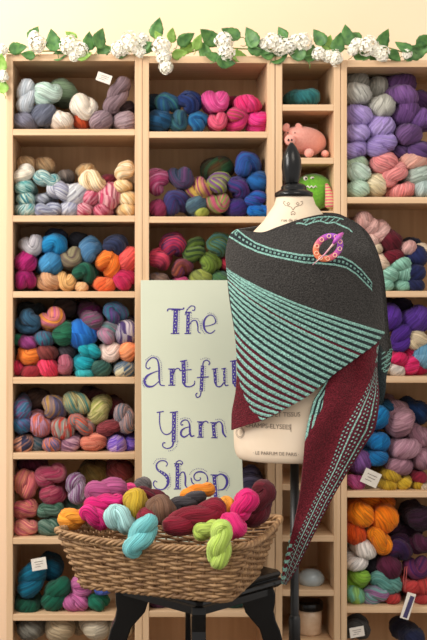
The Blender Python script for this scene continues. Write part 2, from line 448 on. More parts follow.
cubby("seventh shelf of the left bookcase", """
petrol blue|31 582 37 27 62 s 00607E 0A7894 0 9 T 39 564 15 12 8
dark green|27 608 27 13 0 e 0A4C3A 146048
emerald green|56 596 38 25 52 s 0E5A44 1A7058
deep teal|50 571 24 18 0 e 00506A 0A6480 1
orchid pink|83 587 26 22 40 s C468A0 D684B4
rose pink|76 604 26 20 -10 s BE629A D07CAE
periwinkle|104.5 591 18 10 0 e 4E68C0 6880D0
jade green|98.5 604 20 19 0 b 146850 207C62
""", GL)
cubby("lowest visible shelf of the left bookcase", """
warm grey|30 632 28 18 0 e 78746A 908C80
beige|59 632 28 22 10 e BEA888 D0BC9C
grey brown|77 626 18 16 0 e 8C7C68 A09078 1
off-white|93 630 27 22 -15 e D8CAB0 E6DAC4
pale stone|121 630 24 20 0 e C4B8A0 D4C8B0
""", GL)
GM = 'yarn skeins on the middle bookcase'
cubby("top shelf of the bookcase with the sign", """
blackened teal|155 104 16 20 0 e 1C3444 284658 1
green teal|168 101.5 22 22 10 b 3E7C80 2A5C84 0 7
navy blue|191 101 25 22 -10 b 14285C 203C78 0
peacock blue|158.5 120.5 20 21 20 e 1E5C84 18405C 0 8
grey green|178 119.5 20 22 -10 b 3C6C70 24506C 0 7
ocean blue|198.5 120.5 19 21 30 b 145E94 2A7CAC 0
candy pink|215.5 100.5 26 25 0 b E04C94 F274B0 0 7
deep pink|248.5 103 29 16 -8 e D8286C EC4C8C 0
coral pink|218 120.5 19 21 0 b D84870 E8708C 0 8
magenta|237 118.5 21 25 70 b DC2C84 C0605C 0 8
fuchsia|258 120.5 23 24 30 b E42884 F04C9C 0
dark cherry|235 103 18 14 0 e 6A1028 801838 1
""", GM)
cubby("second shelf of the bookcase with the sign", """
pink and mauve|157 180 21 29 80 b C04C7C DC8CB0 0 8
slate and plum|181 176.5 27 21 -10 b 344860 644068 0 9
purple slate|177.5 200.5 27 29 10 b 502E60 40447C 0 9
burgundy|159.5 208 20 16 0 e 84244C 9A3860
yellow and pink|198.5 187.5 25 22 -20 b D8B45C A83C78 0 8
dark olive|218 168 28 22 10 e 5C4020 34603C 1 6
lime and violet|220.5 182.5 25 21 20 b A8B83C 80508C 0 9
teal grey|197.5 205.5 18 18 0 e 486070 5C7884
olive|203 212 16 9 0 e 8C943C A8AC54 0
pink and green|217.5 203 22 24 0 b C8607C 88A050 0 8
blue violet|249 163 27 26 10 b 3C3E8C 2864A8 0 9
lapis blue|259 181 20 21 0 e 145490 2068A8 0
purple and navy|242 187.5 26 23 -20 b 5E2E78 30407C 0 9
dark indigo|237 207.5 20 18 0 e 462878 342C6C
blue and purple|256.5 199 23 16 15 s 483C94 2060A8 0 9
bright blue|258.5 210.5 24 12 0 s 0A68BC 1C84D0
""", GM)
cubby("third shelf of the bookcase with the sign", """
red and violet|174.5 245 27 27 30 b D03858 643468 0 8
coral and wine|161 259 24 23 10 b E4506C 983050 0 8
moss green|196 250 21 26 60 b 344C28 6C8438 0 9
olive and teal|220.5 245 23 26 20 b 5C7034 347478 0 9
leaf green|211 263 21 21 -20 b 6C8430 849C44 0
plum and rust|182.5 267 23 19 20 b 6C2C58 98503C 0 9
pale yellow green|201 281 24 20 0 e A0A850 848C4C 0 9
green|221 282 20 20 0 e 507848 40605C 0 9
mixed grey|160 283 24 18 0 e 846858 5C5468 0 9
pink|182 284 18 14 0 e C4487C A83C64 0
red|229 262 14 18 0 e A8243C C03850 0.03
""", GM)
cubby("sixth shelf of the bookcase with the sign", """
grey violet|251 482 24 26 40 b 585478 8884A4 0 12
dark violet|254 508 26 18 0 e 3C3858 504C70
blue grey|252 528 26 18 0 e 485068 5C6480
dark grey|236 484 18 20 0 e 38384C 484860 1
""", GM)
cubby("seventh shelf of the bookcase with the sign", """
plum|157 601 22 18 0 e 5C3050 704060
royal blue|215 602 18 18 0 e 1C4CA8 2C60BC
forest green|236 601 22 20 0 e 1E5048 2C645C
sapphire blue|256 602 20 18 0 e 183C84 284C98
""", GM)
cubby("top cubby of the narrow bookcase", """
teal green|305 96 29 16 0 e 2E7478 3E8888
""", 'yarn skeins on the narrow bookcase')
GR = 'yarn skeins on the right bookcase'
cubby("top shelf of the right bookcase", """
light grey|362 93 29 20 -5 e B0AEA6 C0BEB6
pale grey|359 81 27 16 0 e A4A298 B4B2A8 1
silver grey|380 86 17 20 60 e A09E94 B0AEA4 1
soft grey|385 105 29 21 15 e B2B0A6 C2C0B6
lilac|361 114.5 30 20 -5 e AC96D0 BCA8DC
light lilac|386 126 30 21 5 e A892CC B8A4D8
pale lilac|360 132 27 17 0 e AC98D0 BCAADC
lavender|357 149 28 17 10 e 9C86C2 AE9AD0
soft lavender|382.5 144.5 32 23 22 s A08AC6 B29ED4
dusky purple|402 83 32 20 0 e 664272 765284 1
plum purple|405 94 31 19 -8 e 6E4A80 7E5A90
deep plum|408 112 28 23 50 e 623F74 724E84
dark plum|421 100 24 20 0 e 4A2E58 5A3C68 1
royal plum|422 119 26 20 20 e 694682 795692
smoky purple|410 134 29 19 -5 e 654574 755584
dark violet|404 151 24 15 0 e 543A66 644A76 0.03
purple|423 150 24 20 20 e 5C3E72 6C4E82
pale mint|359 162 27 15 0 e B4CCAE C4DABE 0.02
white mint|360 172 25 20 -5 s C8DECC D8EADC
light mint|359.5 188.5 25 16 0 e BAD4BE CCE2CE
vanilla cream|378.5 187 23 19 105 e DCCCA6 E8DABA
rosy pink|387 162 29 18 20 e E48C8C EEA09E
salmon pink|396 174 31 18 40 s E89290 F2A8A4
coral pink|402.5 190 29 15 5 e E48886 F0A09C
blush|382 176 20 16 0 e D47C7C E09090 1
peach pink|414 160 29 17 -5 e DEA494 EAB8A8
grey mint|421 174 24 22 40 e B0BEB2 C0CEC4
misty grey|424 189 20 17 30 e A4B4B0 B8C6C2
""", GR)
cubby("second shelf of the right bookcase", """
pale rose|364 223 15 17 70 e CC9C94 DCB0A8
shell pink|373 226 13 18 80 e D0A098 E0B4AC
powder pink|381 233 15 22 75 e D8A8A0 E6BCB4
aqua mint|353 228 16 11 -30 e 58B49C 70C6AE 0
light blush|362 235 16 14 0 e D8AC9C E6BEB0 0
blush pink|371 240 17 16 -30 e DCB0A4 EAC4B8 0
cream|375.5 249 13 13 0 e DCC8A8 E8D6BA
oatmeal|380 262 17 18 -60 e D8BCA4 E6CEB8
ecru|378 280 16 18 0 e CCB49C DAC4AC
dark burgundy|393.5 242 23 20 -20 e 5E0E22 701A2E
maroon|393 256.5 25 18 10 e 6E1428 801E34
dusty pink|408 249 15 13 30 e D0A09A DEB2AC
navy blue|419 256 21 21 -10 e 1E2656 2A3468
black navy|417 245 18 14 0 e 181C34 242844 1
deep navy|419 273 20 16 0 e 1A2250 263062
midnight blue|417 285 22 12 0 e 182048 242C5A
seafoam|402.5 264 23 13 10 e 8EC0AC A0CEBC
pale seafoam|392 274 20 15 10 e 94C6B2 A6D4C2
light seafoam|406 274 16 19 70 e 90C2B0 A2D0BE
soft mint|387.5 285 18 12 0 e 8ABCA8 9CCAB8
mint|402 286 17 10 0 e 86B8A4 98C6B4
beige|425 249 12 12 0 e D8C0A4 E4D0B6 0.03
""", GR)
cubby("third shelf of the right bookcase", """
grape purple|392 319 15 22 80 e 582C92 683CA4
deep purple|403 338 30 21 75 s 4E2488 60349C
violet|420 320 28 24 30 e 56308E 6640A0
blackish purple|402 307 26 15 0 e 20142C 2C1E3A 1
ivory cream|418 340 19 22 20 s E2CCA6 EEDCBC
raspberry pink|398.5 359 20 13 -5 e D21E5E E43474
cerise|412 352 18 11 0 e B8184E CC2A62 0.02
hot pink|411 367 20 17 60 e DA2468 EC3C80
deep rose|421 366 14 19 80 e BC1850 D02C66 0.02
sky blue|427 357 14 26 90 e 6EA4C4 84B6D2
white|396 370.5 19 12 -10 e D8CEC4 E8DED4
off-white|385 367 14 16 0 e D0C4B8 E0D6CA
""", GR)
cubby("fourth shelf of the right bookcase", """
azure blue|381 420 24 17 75 e 0A74AE 1C88C0
cobalt teal|379 443 23 17 -5 e 0872B0 1A86C2
bright blue|378 459 23 15 0 e 0A6CA8 1C80BA
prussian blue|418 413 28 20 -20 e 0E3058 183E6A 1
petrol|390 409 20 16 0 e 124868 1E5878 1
dusty mauve|403.5 424 29 23 52 e B08492 BE94A0
grey mauve|399 408 26 14 -15 e A07A82 B08A92 1
light mauve|407 450 33 19 0 e B68A9A C49AA8
rosy mauve|421 438 26 20 -20 e A87C8C B68C9A 0.03
brownish mauve|403 468 30 17 -5 e A27686 B08694
dull mauve|425 461 20 18 70 e A67A8A B48A98
soft purple|362 465 18 19 60 e 7A4E8C 8A5E9C
orchid|356 483 21 15 -20 s C0508C D0669C 0 9 T 371 478 18 15 -25
mustard|391 476 19 14 -20 e C09C28 D0AC3C 0
gold mustard|387.5 486 19 10 0 e BE9A22 CEAA36 0
yellow mustard|405.5 484 19 13 15 e CCA82A DAB83E 0
old gold|417 486 12 9 0 e B8941E C6A230 0.01
cherry|421 478 18 11 0 e 8C1E38 A02E48 0.01
pale cream|425 488 12 8 0 e D4BCA0 E2CCB2
""", GR)
cubby("fifth shelf of the right bookcase", """
vivid orange|365 517 28 22 -10 e F88808 FC9A1C
golden orange|387 521 30 22 72 e F68406 FC961A
amber orange|370 504 26 18 10 e E87804 F28A12 1
deep orange|384 504 20 16 -10 e E07000 EE820C 1
bright tangerine|381 541 32 20 -52 s FA8C08 FE9E1E
burnt orange|355 534 23 18 -52 e DA5410 E8641C
white|366 551 24 19 -35 e E8DED6 F4ECE4
bright white|358 565 23 15 0 e ECE4DE F6F0EA
pinkish cream|353 554 14 12 0 e D8B8A8 E6C8B8 1
black|375 568 20 18 0 e 1E161E 2A202A 0.04
maroon plum|403 551 27 26 0 b 541838 3C1C50 0 10
dark wine|423 546 20 23 0 b 4E1838 602448 0
blackberry|423 521 20 22 0 e 34142C 40203A
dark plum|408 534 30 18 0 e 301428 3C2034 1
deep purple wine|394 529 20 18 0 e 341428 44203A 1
burgundy|393 569 26 20 -20 e 5A1A38 6A2848
purple multicoloured|420 571 25 26 20 b 502460 7C345C 0 12
lime green|359.5 581 22 20 30 b 88B83C 9CC850
green and aqua|356.5 597 22 17 -40 e 9CC054 7CBCA0 0 5
sea green|388 584 34 21 -25 s 64A098 7CB0A6 0 12
aqua and lilac|377 596 27 20 20 s 78A8A4 B080AC 0 12
brick red|412 588 21 12 0 e BC3C3C CC504C
light red|396 600 18 10 0 e B43838 C44A48
coral red|424 588 16 18 60 e B83C3A C84E4A
dark red|421 600 18 10 0 e AC3434 BC4644
""", GR)
cubby("lowest visible shelf of the right bookcase", """
charcoal grey|359.5 631 25 26 0 b 44423E 565450 0 9 T 357 632 15 10 8
navy|413 640 22 18 0 e 1E2444 2C3254
""", GR)

# long price tag dangling on a string from the right bookcase's fifth shelf
t = thing('hang_tag', 'long white hang tag on a string below the red skeins', 'tag', P(406, 590, 3.49))
M_ = Matrix.Translation(P(408, 606, 3.485)) @ Matrix.Rotation(math.radians(17), 4, 'Y')
m = MB(); m.box((-.013, -.0008, -.040), (.013, .0008, .040), M_.copy()); m.build('tag_card', paper, t, False)
m = MB(); m.box((-.004, -.0014, -.036), (.009, -.0009, .032), M_.copy() @ Matrix.Rotation(.05, 4, 'Y')); m.build('stripe', mat('navy_print', (58,52,92), .7, (70,62,100), (90,90,90)), t, False)
m = MB(); m.tube([P(405, 592, 3.485), P(403.5, 580, 3.49), P(405, 567, 3.495), P(407, 566, 3.495), P(406, 580, 3.49), P(405, 592, 3.485)], .0011, 6); m.build('string', mat('red_twine', (170,70,70), .8, (190,90,84), (90,90,90)), t)

# ------------------------------------------------------------------ knitted toys, jar, glass float
def loc(px, py, d): return P(px, py, d)
pinkw = mat('pink_knit', (240,168,150), .9, (232,152,138), (160,160,160), .5, 500, sheen=.4)
greenw = mat('green_knit', (112,182,40), .9, (92,160,30), (160,160,160), .5, 500, sheen=.4)
whitef = mat('white_felt', (238,232,222), .9, (228,222,212), (90,90,90))
dark = mat('black_bead', (12,12,14), .2, (16,16,18), (20,20,20))
u = 3.56/F
t = thing('toy_pig', 'pink knitted toy pig sitting in the narrow bookcase', 'toy', loc(308, 157.3, 3.56))
# one continuous body: tube with varying radius along a bent spine
pts = [loc(287, 139, 3.53), loc(289, 138.5, 3.535), loc(292, 138, 3.54), loc(297, 138.5, 3.55), loc(303, 140, 3.57), loc(309, 142, 3.585), loc(315, 143.5, 3.595), loc(320, 145, 3.6), loc(323.5, 147, 3.6), loc(325, 148, 3.6)]
m = MB(); m.tube(pts, [v*u for v in (5, 9, 11, 12.5, 14, 14.6, 13.5, 10.5, 6, 1.5)], 24)
o = m.build('body', pinkw, t); s_ = o.modifiers.new('s', 'SUBSURF'); s_.levels = s_.render_levels = 1
m = MB(); m.tube([loc(289.5, 140, 3.512), loc(290, 140, 3.505), loc(290, 140, 3.50)], [5*u, 5.4*u, 4.9*u], 20); sn = m.build('snout', pinkw, t, origin=loc(290, 140, 3.505))
m = MB(); [m.ell(loc(x, 140, 3.499), (.9*u, .002, 1.3*u)) for x in (288.3, 291.7)]
q = m.build('nostrils', dark, None, origin=loc(290, 140, 3.499)); q.parent = sn; q.location = loc(290, 140, 3.499)-loc(290, 140, 3.505)
for x in (287.8, 295): m = MB(); m.ell(loc(x, 132.8, 3.508), (.8*u, .002, .8*u)); m.build('eye', dark, t)
for x, rt in ((286, .5), (299, -.5)): m = MB(); m.ell(loc(x, 127.5, 3.535), (3.4*u, .005, 4.6*u), Matrix.Rotation(rt, 3, 'Y')); m.build('ear', pinkw, t)
for x, y, r, d_ in ((309, 153, 4.8, 3.53), (325, 153.8, 3.9, 3.56), (293, 153.6, 3.9, 3.53)):
    m = MB(); m.ell(loc(x, y, d_), (r*u, r*u*1.2, r*u*.95)); m.build('foot', pinkw, t)
t = thing('toy_monster', 'green knitted monster toy with white zigzag teeth below the pig', 'toy', loc(314, 210.5, 3.58))
m = MB(); m.ell(loc(313, 192, 3.59), (21*u, 17*u, 18.6*u), nu=28, nv=18); m.build('body', greenw, t)
for x, y in ((305.5, 178.5), (312.3, 178.8)):
    m = MB(); m.ell(loc(x, y, 3.557), (2.4*u, 1.8*u, 2.4*u)); e = m.build('eye', whitef, t, origin=loc(x, y, 3.557))
    m = MB(); m.ell(loc(x+.5, y, 3.5515), (1.0*u, .0012, 1.0*u)); q = m.build('pupil', dark, None, origin=loc(x, y, 3.552)); q.parent = e; q.location = loc(x, y, 3.552)-loc(x, y, 3.557)
m = MB()
zz = [(302+i*1.9, 185.8 if i % 2 else 188) for i in range(11)]
m.tube([loc(x, y, 3.536+.00022*(x-312)**2) for x, y in zz], .0022, 6); m.build('teeth', whitef, t)
m1, t1, b1 = nt('striped_knit_limb')
tc = N(t1, 'ShaderNodeTexCoord'); wv = N(t1, 'ShaderNodeTexWave', bands_direction='Z'); wv.inputs['Scale'].default_value = 33; t1.links.new(tc.outputs['Object'], wv.inputs[0])
cr = N(t1, 'ShaderNodeValToRGB'); cr.color_ramp.interpolation = 'CONSTANT'; cr.color_ramp.elements[0].color = lin((206,92,110)); cr.color_ramp.elements[1].position = .5; cr.color_ramp.elements[1].color = lin((196,176,120))
t1.links.new(wv.outputs[0], cr.inputs[0]); t1.links.new(cr.outputs[0], b1.inputs[0]); b1.inputs['Roughness'].default_value = .9
m = MB(); m.tube([loc(326.5, 184, 3.54), loc(328, 189, 3.53), loc(329.5, 195, 3.525), loc(330.5, 201, 3.525), loc(331, 206, 3.525), loc(331, 208.5, 3.525)], [v*u for v in (1.5, 3, 4.3, 5.4, 6, 3.4)], 18); m.build('limb', m1, t)
t = thing('glass_float', 'smooth pale grey oval glass ball beside the black pole', 'ornament', loc(311, 589.5, 3.6))
m = MB(); m.ell(loc(311, 578.5, 3.57), (13.5*u, 12*u, 9.8*u), nu=32, nv=18); m.build('body', mat('frosted_grey_glass', (172,182,184), .22, (150,162,166), (30,30,30), coat=.6), t)
t = thing('storage_jar', 'glass jar with black lid on the lowest narrow cubby', 'jar', loc(307, 642, 3.58))
jm = mat('cream_filled_jar', (205,172,140), .3, (222,194,165), (50,50,50), coat=.7)
jc = loc(309, 642, 3.59)
m = MB(); m.lathe((jc.x, jc.y, Z(642)+.0005), [(.034, 0), (.038, .006), (.039, .06), (.036, .074), (.034, .076)], 32); m.build('jar_body', jm, t)
m = MB(); m.lathe((jc.x, jc.y, Z(642)+.075), [(.041, 0), (.043, .003), (.043, .021), (.040, .025), (.02, .026)], 36); m.build('jar_lid', black, t)
for px, py in ((317, 624), (313, 630)):
    pass

# ------------------------------------------------------------------ dress form
DF = 3.08; uf = DF/F; FC = P(295, 300, DF)
form = thing('dress_form', 'ivory canvas dress form with black finial on a pole', 'dress form', (FC.x, FC.y, 0))
prof = [(197.5, 294.5, 18.2, .044), (205, 294.8, 20.5, .048), (213, 295.2, 26.5, .056), (221, 295.6, 32, .064), (228, 295.8, 39, .072), (234, 296, 45, .078), (240, 296, 55, .088),
        (250, 296, 62, .10), (270, 296, 64, .108), (300, 296, 62, .112), (340, 296, 58, .108), (380, 296, 59, .108), (410, 296, 61.5, .110), (435, 296, 62.3, .112), (449, 296, 61.5, .112), (455.5, 296, 59.5, .108), (458, 296, 57, .103)]
def torso_at(py):
    ys = [p[0] for p in prof]; return [float(np.interp(py, ys, [p[i] for p in prof])) for i in (1, 2, 3)]
m = MB(); n = 64; vs = []
ysf = np.concatenate([np.linspace(197.5, 455.5, 70), [457, 458]])
for y in ysf:
    cx_, hw, hd = torso_at(y); c = P(cx_, y, DF)
    for i in range(n):
        a = 2*math.pi*i/n; ca, sa = math.cos(a), math.sin(a)
        vs.append((c.x+hw*uf*math.copysign(abs(ca)**.92, ca), c.y+hd*math.copysign(abs(sa)**.92, sa), c.z))
fs = [(j*n+i, (j+1)*n+i, (j+1)*n+(i+1) % n, j*n+(i+1) % n) for j in range(len(ysf)-1) for i in range(n)]
fs += [tuple(range(n)), tuple((len(ysf)-1)*n+i for i in range(n))[::-1]]
m.add(vs, fs); m.build('torso', linen, form)
cap = P(293.8, 197, DF)
m = MB(); m.lathe(cap, [(18.4*uf, 0), (19.2*uf, 1.5*uf), (18.8*uf, 4*uf), (15.5*uf, 6*uf), (12.8*uf, 7.5*uf), (12.6*uf, 10*uf), (11*uf, 12*uf), (7*uf, 13.5*uf)], 40); m.build('neck_cap', black, form)
m = MB(); fc = P(291.5, 184.5, DF)
m.lathe(fc, [(6.5*uf, 0), (7.3*uf, 2*uf), (8.9*uf, 9*uf), (9.9*uf, 17*uf), (9.6*uf, 24*uf), (7.9*uf, 31*uf), (5.0*uf, 37*uf), (2.4*uf, 40.5*uf), (1.2*uf, 42*uf)], 32); m.build('finial', black, form)
pc = P(294.6, 460, DF)
m = MB(); m.lathe((pc.x, pc.y, .06), [(.0115, 0), (.0115, pc.z-.06+.01)], 20); m.build('pole', blackm, form)
m = MB(); m.lathe((pc.x, pc.y, .35), [(.0155, 0), (.0155, .17), (.0125, .18)], 20); m.build('pole_sleeve', blackm, form)
for k in range(3):
    a = math.radians(70+120*k); m = MB()
    m.tube([(pc.x, pc.y, .12), (pc.x+.08*math.cos(a), pc.y+.08*math.sin(a), .11), (pc.x+.17*math.cos(a), pc.y+.17*math.sin(a), .05), (pc.x+.22*math.cos(a), pc.y+.22*math.sin(a), .012)], .010, 10); m.build('leg', blackm, form)

# print on the canvas, laid onto the curved front
def text_mesh(txt, size, bold=0):
    c = bpy.data.curves.new('t', 'FONT'); c.body = txt; c.size = size; c.align_x = 'CENTER'; c.offset = bold; c.resolution_u = 3
    o = bpy.data.objects.new('t', c); COL.objects.link(o); dg = bpy.context.evaluated_depsgraph_get(); e = o.evaluated_get(dg); me = e.to_mesh()
    vs = [tuple(v.co) for v in me.vertices]; fs = [tuple(p.vertices) for p in me.polygons]
    e.to_mesh_clear(); bpy.data.objects.remove(o); bpy.data.curves.remove(c); return vs, fs
def on_torso(px, py, lift=.0012):
    cx_, hw, hd = torso_at(py); q = max(-.99, min(.99, (px-cx_)/hw)); c = P(cx_, py, DF)
    y = c.y-hd*(1-abs(q)**(2/.92))**(.92/2)-lift
    return Vector((c.x+q*hw*uf, y, c.z))
def print_text(txt, px, py, hpx, xs=1.0, tilt=0):
    vs, fs = text_mesh(txt, hpx*1.38)
    # columns are mapped on the surface; the vertical parallax of the front is taken into account
    out = []
    for x, y, z in vs:
        X_ = px+x*xs; Y_ = py-y+tilt*x
        s_ = on_torso(X_, Y_); k = (s_.y+D0)/DF
        out.append(on_torso(CX+(X_-CX)*k, CY+(Y_-CY)*k))
    m = MB(); m.add(out, fs); return m.build('print', ink, form, False)
print_text('MERCERIE ET TISSUS', 274, 417, 4.6, .92, -.02)
print_text('CHAMPS-ELYSEES', 268, 428.5, 4.8, .90, .04)
print_text('· LE PARFUM DE PARIS ·', 276, 455.2, 3.4, .95, .03)
print_text('rue de rivoli', 292, 221.5, 3.2, 1.0, 0)
m = MB()
def curve_on(pts, r=.0006):
    out = []
    for X_, Y_ in pts:
        s_ = on_torso(X_, Y_); k = (s_.y+D0)/DF; out.append(on_torso(CX+(X_-CX)*k, CY+(Y_-CY)*k, .0006))
    m = MB(); m.tube(out, r, 5); m.build('printed_scroll', ink, form)
for sg in (-1, 1):
    curve_on([(293+sg*a, b) for a, b in ((0, 210), (2, 207), (4.5, 206), (6, 203.5), (4.5, 202), (3, 203.5), (4.5, 205))])
    curve_on([(293+sg*a, b) for a, b in ((4.5, 206), (7.5, 205.5), (9.5, 203), (9, 201), (7.5, 202))])
    curve_on([(293+sg*a, b) for a, b in ((0, 211), (2, 212.5), (1.5, 215), (0, 213.5))])
for r_ in (5.5, 4.2): curve_on([(240.5+r_*.75*math.cos(a), 433+r_*math.sin(a)) for a in np.linspace(0, 6.28, 20)])
curve_on([(291, 424), (291, 432)]); 

# ------------------------------------------------------------------ knitted shawl
def resample(pts, n):
    p = np.array(pts, float)
    # smooth by Catmull-Rom
    q = []
    for i in range(len(p)-1):
        p0, p1, p2, p3 = p[max(i-1, 0)], p[i], p[i+1], p[min(i+2, len(p)-1)]
        for t_ in np.linspace(0, 1, 16, endpoint=False):
            q.append(.5*((2*p1)+(-p0+p2)*t_+(2*p0-5*p1+4*p2-p3)*t_**2+(-p0+3*p1-3*p2+p3)*t_**3))
    q.append(p[-1]); q = np.array(q); s = np.r_[0, np.cumsum(np.linalg.norm(np.diff(q, axis=0), axis=1))]; s /= s[-1]
    w_ = np.linspace(0, 1, n); return np.stack([np.interp(w_, s, q[:, k]) for k in range(2)], 1)
def coons(top, bot, left, right, nu, nv):
    T, B = resample(top, nu), resample(bot, nu); L, R_ = resample(left, nv), resample(right, nv)
    u = np.linspace(0, 1, nu)[None, :, None]; v = np.linspace(0, 1, nv)[:, None, None]
    return ((1-v)*T[None]+v*B[None] + (1-u)*L[:, None]+u*R_[:, None]
            - ((1-u)*(1-v)*T[0]+u*(1-v)*T[-1]+(1-u)*v*B[0]+u*v*B[-1]))
smat, ts, bs = nt('knitted_wool_stockinette')
ca = N(ts, 'ShaderNodeVertexColor', layer_name='yarn_colour'); tc = N(ts, 'ShaderNodeTexCoord')
n1 = N(ts, 'ShaderNodeTexNoise'); n1.inputs['Scale'].default_value = 330; n1.inputs['Detail'].default_value = 2; ts.links.new(tc.outputs['Object'], n1.inputs['Vector'])
mr = N(ts, 'ShaderNodeMapRange'); mr.inputs['From Min'].default_value = .3; mr.inputs['From Max'].default_value = .7; mr.inputs['To Min'].default_value = .5; mr.inputs['To Max'].default_value = 1.6
ts.links.new(n1.outputs[0], mr.inputs[0]); hs = N(ts, 'ShaderNodeHueSaturation'); ts.links.new(ca.outputs[0], hs.inputs['Color']); ts.links.new(mr.outputs[0], hs.inputs['Value']); ts.links.new(hs.outputs[0], bs.inputs[0])
uvn = N(ts, 'ShaderNodeUVMap'); wv = N(ts, 'ShaderNodeTexVoronoi'); wv.inputs['Scale'].default_value = 1; ts.links.new(uvn.outputs[0], wv.inputs['Vector'])
bp = N(ts, 'ShaderNodeBump', invert=True); bp.inputs['Strength'].default_value = .9; bp.inputs['Distance'].default_value = .0022; ts.links.new(wv.outputs[0], bp.inputs['Height']); ts.links.new(bp.outputs[0], bs.inputs['Normal'])
bs.inputs['Roughness'].default_value = .95; bs.inputs['Sheen Weight'].default_value = .12; bs.inputs['Specular IOR Level'].default_value = .15
CH = np.array(lin((53,51,49))[:3]); DK = np.array(lin((34,42,44))[:3]); MINT = np.array(lin((122,164,153))[:3]); BU = np.array(lin((88,22,32))[:3]); BUD = np.array(lin((74,22,34))[:3])
def sheet(name, G, depth, colour, parent, thick=.005, knit=1.6):
    """G: (nv,nu,2) px grid, depth(x,y)->d, colour(x,y)->rgb array"""
    nv, nu = G.shape[:2]; x, y = G[..., 0], G[..., 1]; d = depth(x, y)
    V = np.stack([CAMX+(x-CX)*d/F, d-D0, CAMZ-(y-CY)*d/F], -1).reshape(-1, 3)
    O = np.array(parent.location); V = V-O
    idx = np.arange(nu*nv).reshape(nv, nu)
    Q = np.stack([idx[:-1, :-1], idx[1:, :-1], idx[1:, 1:], idx[:-1, 1:]], -1).reshape(-1, 4)
    me = bpy.data.meshes.new(name); me.from_pydata(V.tolist(), [], Q.tolist())
    c = colour(x, y).reshape(-1, 3); at = me.color_attributes.new('yarn_colour', 'FLOAT_COLOR', 'POINT')
    at.data.foreach_set('color', np.c_[c, np.ones(len(c))].ravel())
    ul = me.uv_layers.new(name='UVMap'); uvv = np.stack([x/knit, y/knit], -1).reshape(-1, 2)[Q.ravel()]; ul.data.foreach_set('uv', uvv.ravel())
    me.polygons.foreach_set('use_smooth', [True]*len(Q)); me.materials.append(smat); me.update()
    o = bpy.data.objects.new(name, me); COL.objects.link(o); o.parent = parent
    so = o.modifiers.new('thickness', 'SOLIDIFY'); so.thickness = thick; so.offset = 0
    return o
shawl = thing('knitted_shawl', 'grey, mint striped and burgundy asymmetric shawl draped over the dress form', 'shawl', (FC.x, FC.y, 1.2))
def ss(x, a, b): q = np.clip((x-a)/(b-a), 0, 1); return q*q*(3-2*q)
def d_front(x, y):
    hd = .078+.062*ss(y, 216, 262)
    q = np.clip((x-308)/83.5, -1, 1)
    d = DF - hd*np.sqrt(np.maximum(1-np.abs(q)**2.3, 0))
    # soft folds falling from the right shoulder and drape lines to the left
    f = .0045*np.sin((x*.55-y*.35)/9.0)*ss(y, 225, 260) + .003*np.sin((x*.2+y)/13.0)
    f += .010*ss(x, 352, 376)*ss(y, 235, 280)
    return d-f
def d_ribbed(x, y):
    k = stripe_k(x, y); ins = (k > 0) & (k < 1)
    return d_front(x, y)-np.where(ins, .0011*np.cos(2*np.pi*(k*22-.205)), 0)
TOP = [(237, 229.5), (250, 231.5), (263, 232.5), (277, 227.5), (292, 222), (306, 217.5), (320, 214.5), (334, 213.5), (346, 217)]
RIGHT = [(346, 217), (357, 225), (366, 238), (373, 256), (378, 278), (382, 305), (384, 333)]
BOT = [(232, 430), (247, 425), (262, 420.5), (285, 409), (306, 397), (320, 386), (334, 374), (356, 358), (375, 344), (384, 333)]
LEFT = [(237, 229.5), (230.5, 235), (227, 248), (226.5, 262), (229, 285), (232.5, 312), (236, 340), (237.5, 368), (236, 392), (232.5, 412), (232, 430)]
G = coons(TOP, BOT, LEFT, RIGHT, 340, 440)
ks = np.linspace(0, 1, 41)
LPt = resample([(229, 269), (230.5, 290), (234, 318), (236.5, 345), (238, 370), (243, 392), (250, 408), (262, 421)], 401)
LPt = LPt[np.round(400*ks**1.7).astype(int)]
RPt = resample([(384, 332), (356, 358), (334, 374), (306, 397), (280, 412), (262, 421.5)], 41)
def stripe_k(x, y):
    xs = np.linspace(220, 392, 345); tab = np.zeros((41, 345))
    for i in range(41):
        A_, B_ = LPt[i], RPt[i]; c_ = A_*.72+B_*.28; c_ = c_+np.array([-.04, .07+.14*i/40])*abs(B_[0]-A_[0])
        tt = np.linspace(-.05, 1.25, 80)[:, None]; q = (1-tt)**2*A_+2*tt*(1-tt)*c_+tt**2*B_
        if B_[0]-A_[0] < 6: tab[i] = A_[1]+(xs-A_[0])*.95
        else: tab[i] = np.interp(xs, q[:, 0], q[:, 1])
        tab[i] = tab[i] - np.maximum(q[0, 0]-xs, 0)*1.0
    tab = np.maximum.accumulate(tab+np.arange(41)[:, None]*.02, 0)
    k = np.zeros_like(x); xi = np.clip(((x-220)*2).round().astype(int), 0, 344)
    for c in range(345):
        m_ = xi == c
        if m_.any(): k[m_] = np.interp(y[m_], tab[:, c], ks, left=-1, right=2)
    # slight antialias free, shift within column
    return k
def band(x, y, xs, ys): return y-np.interp(x, xs, ys)
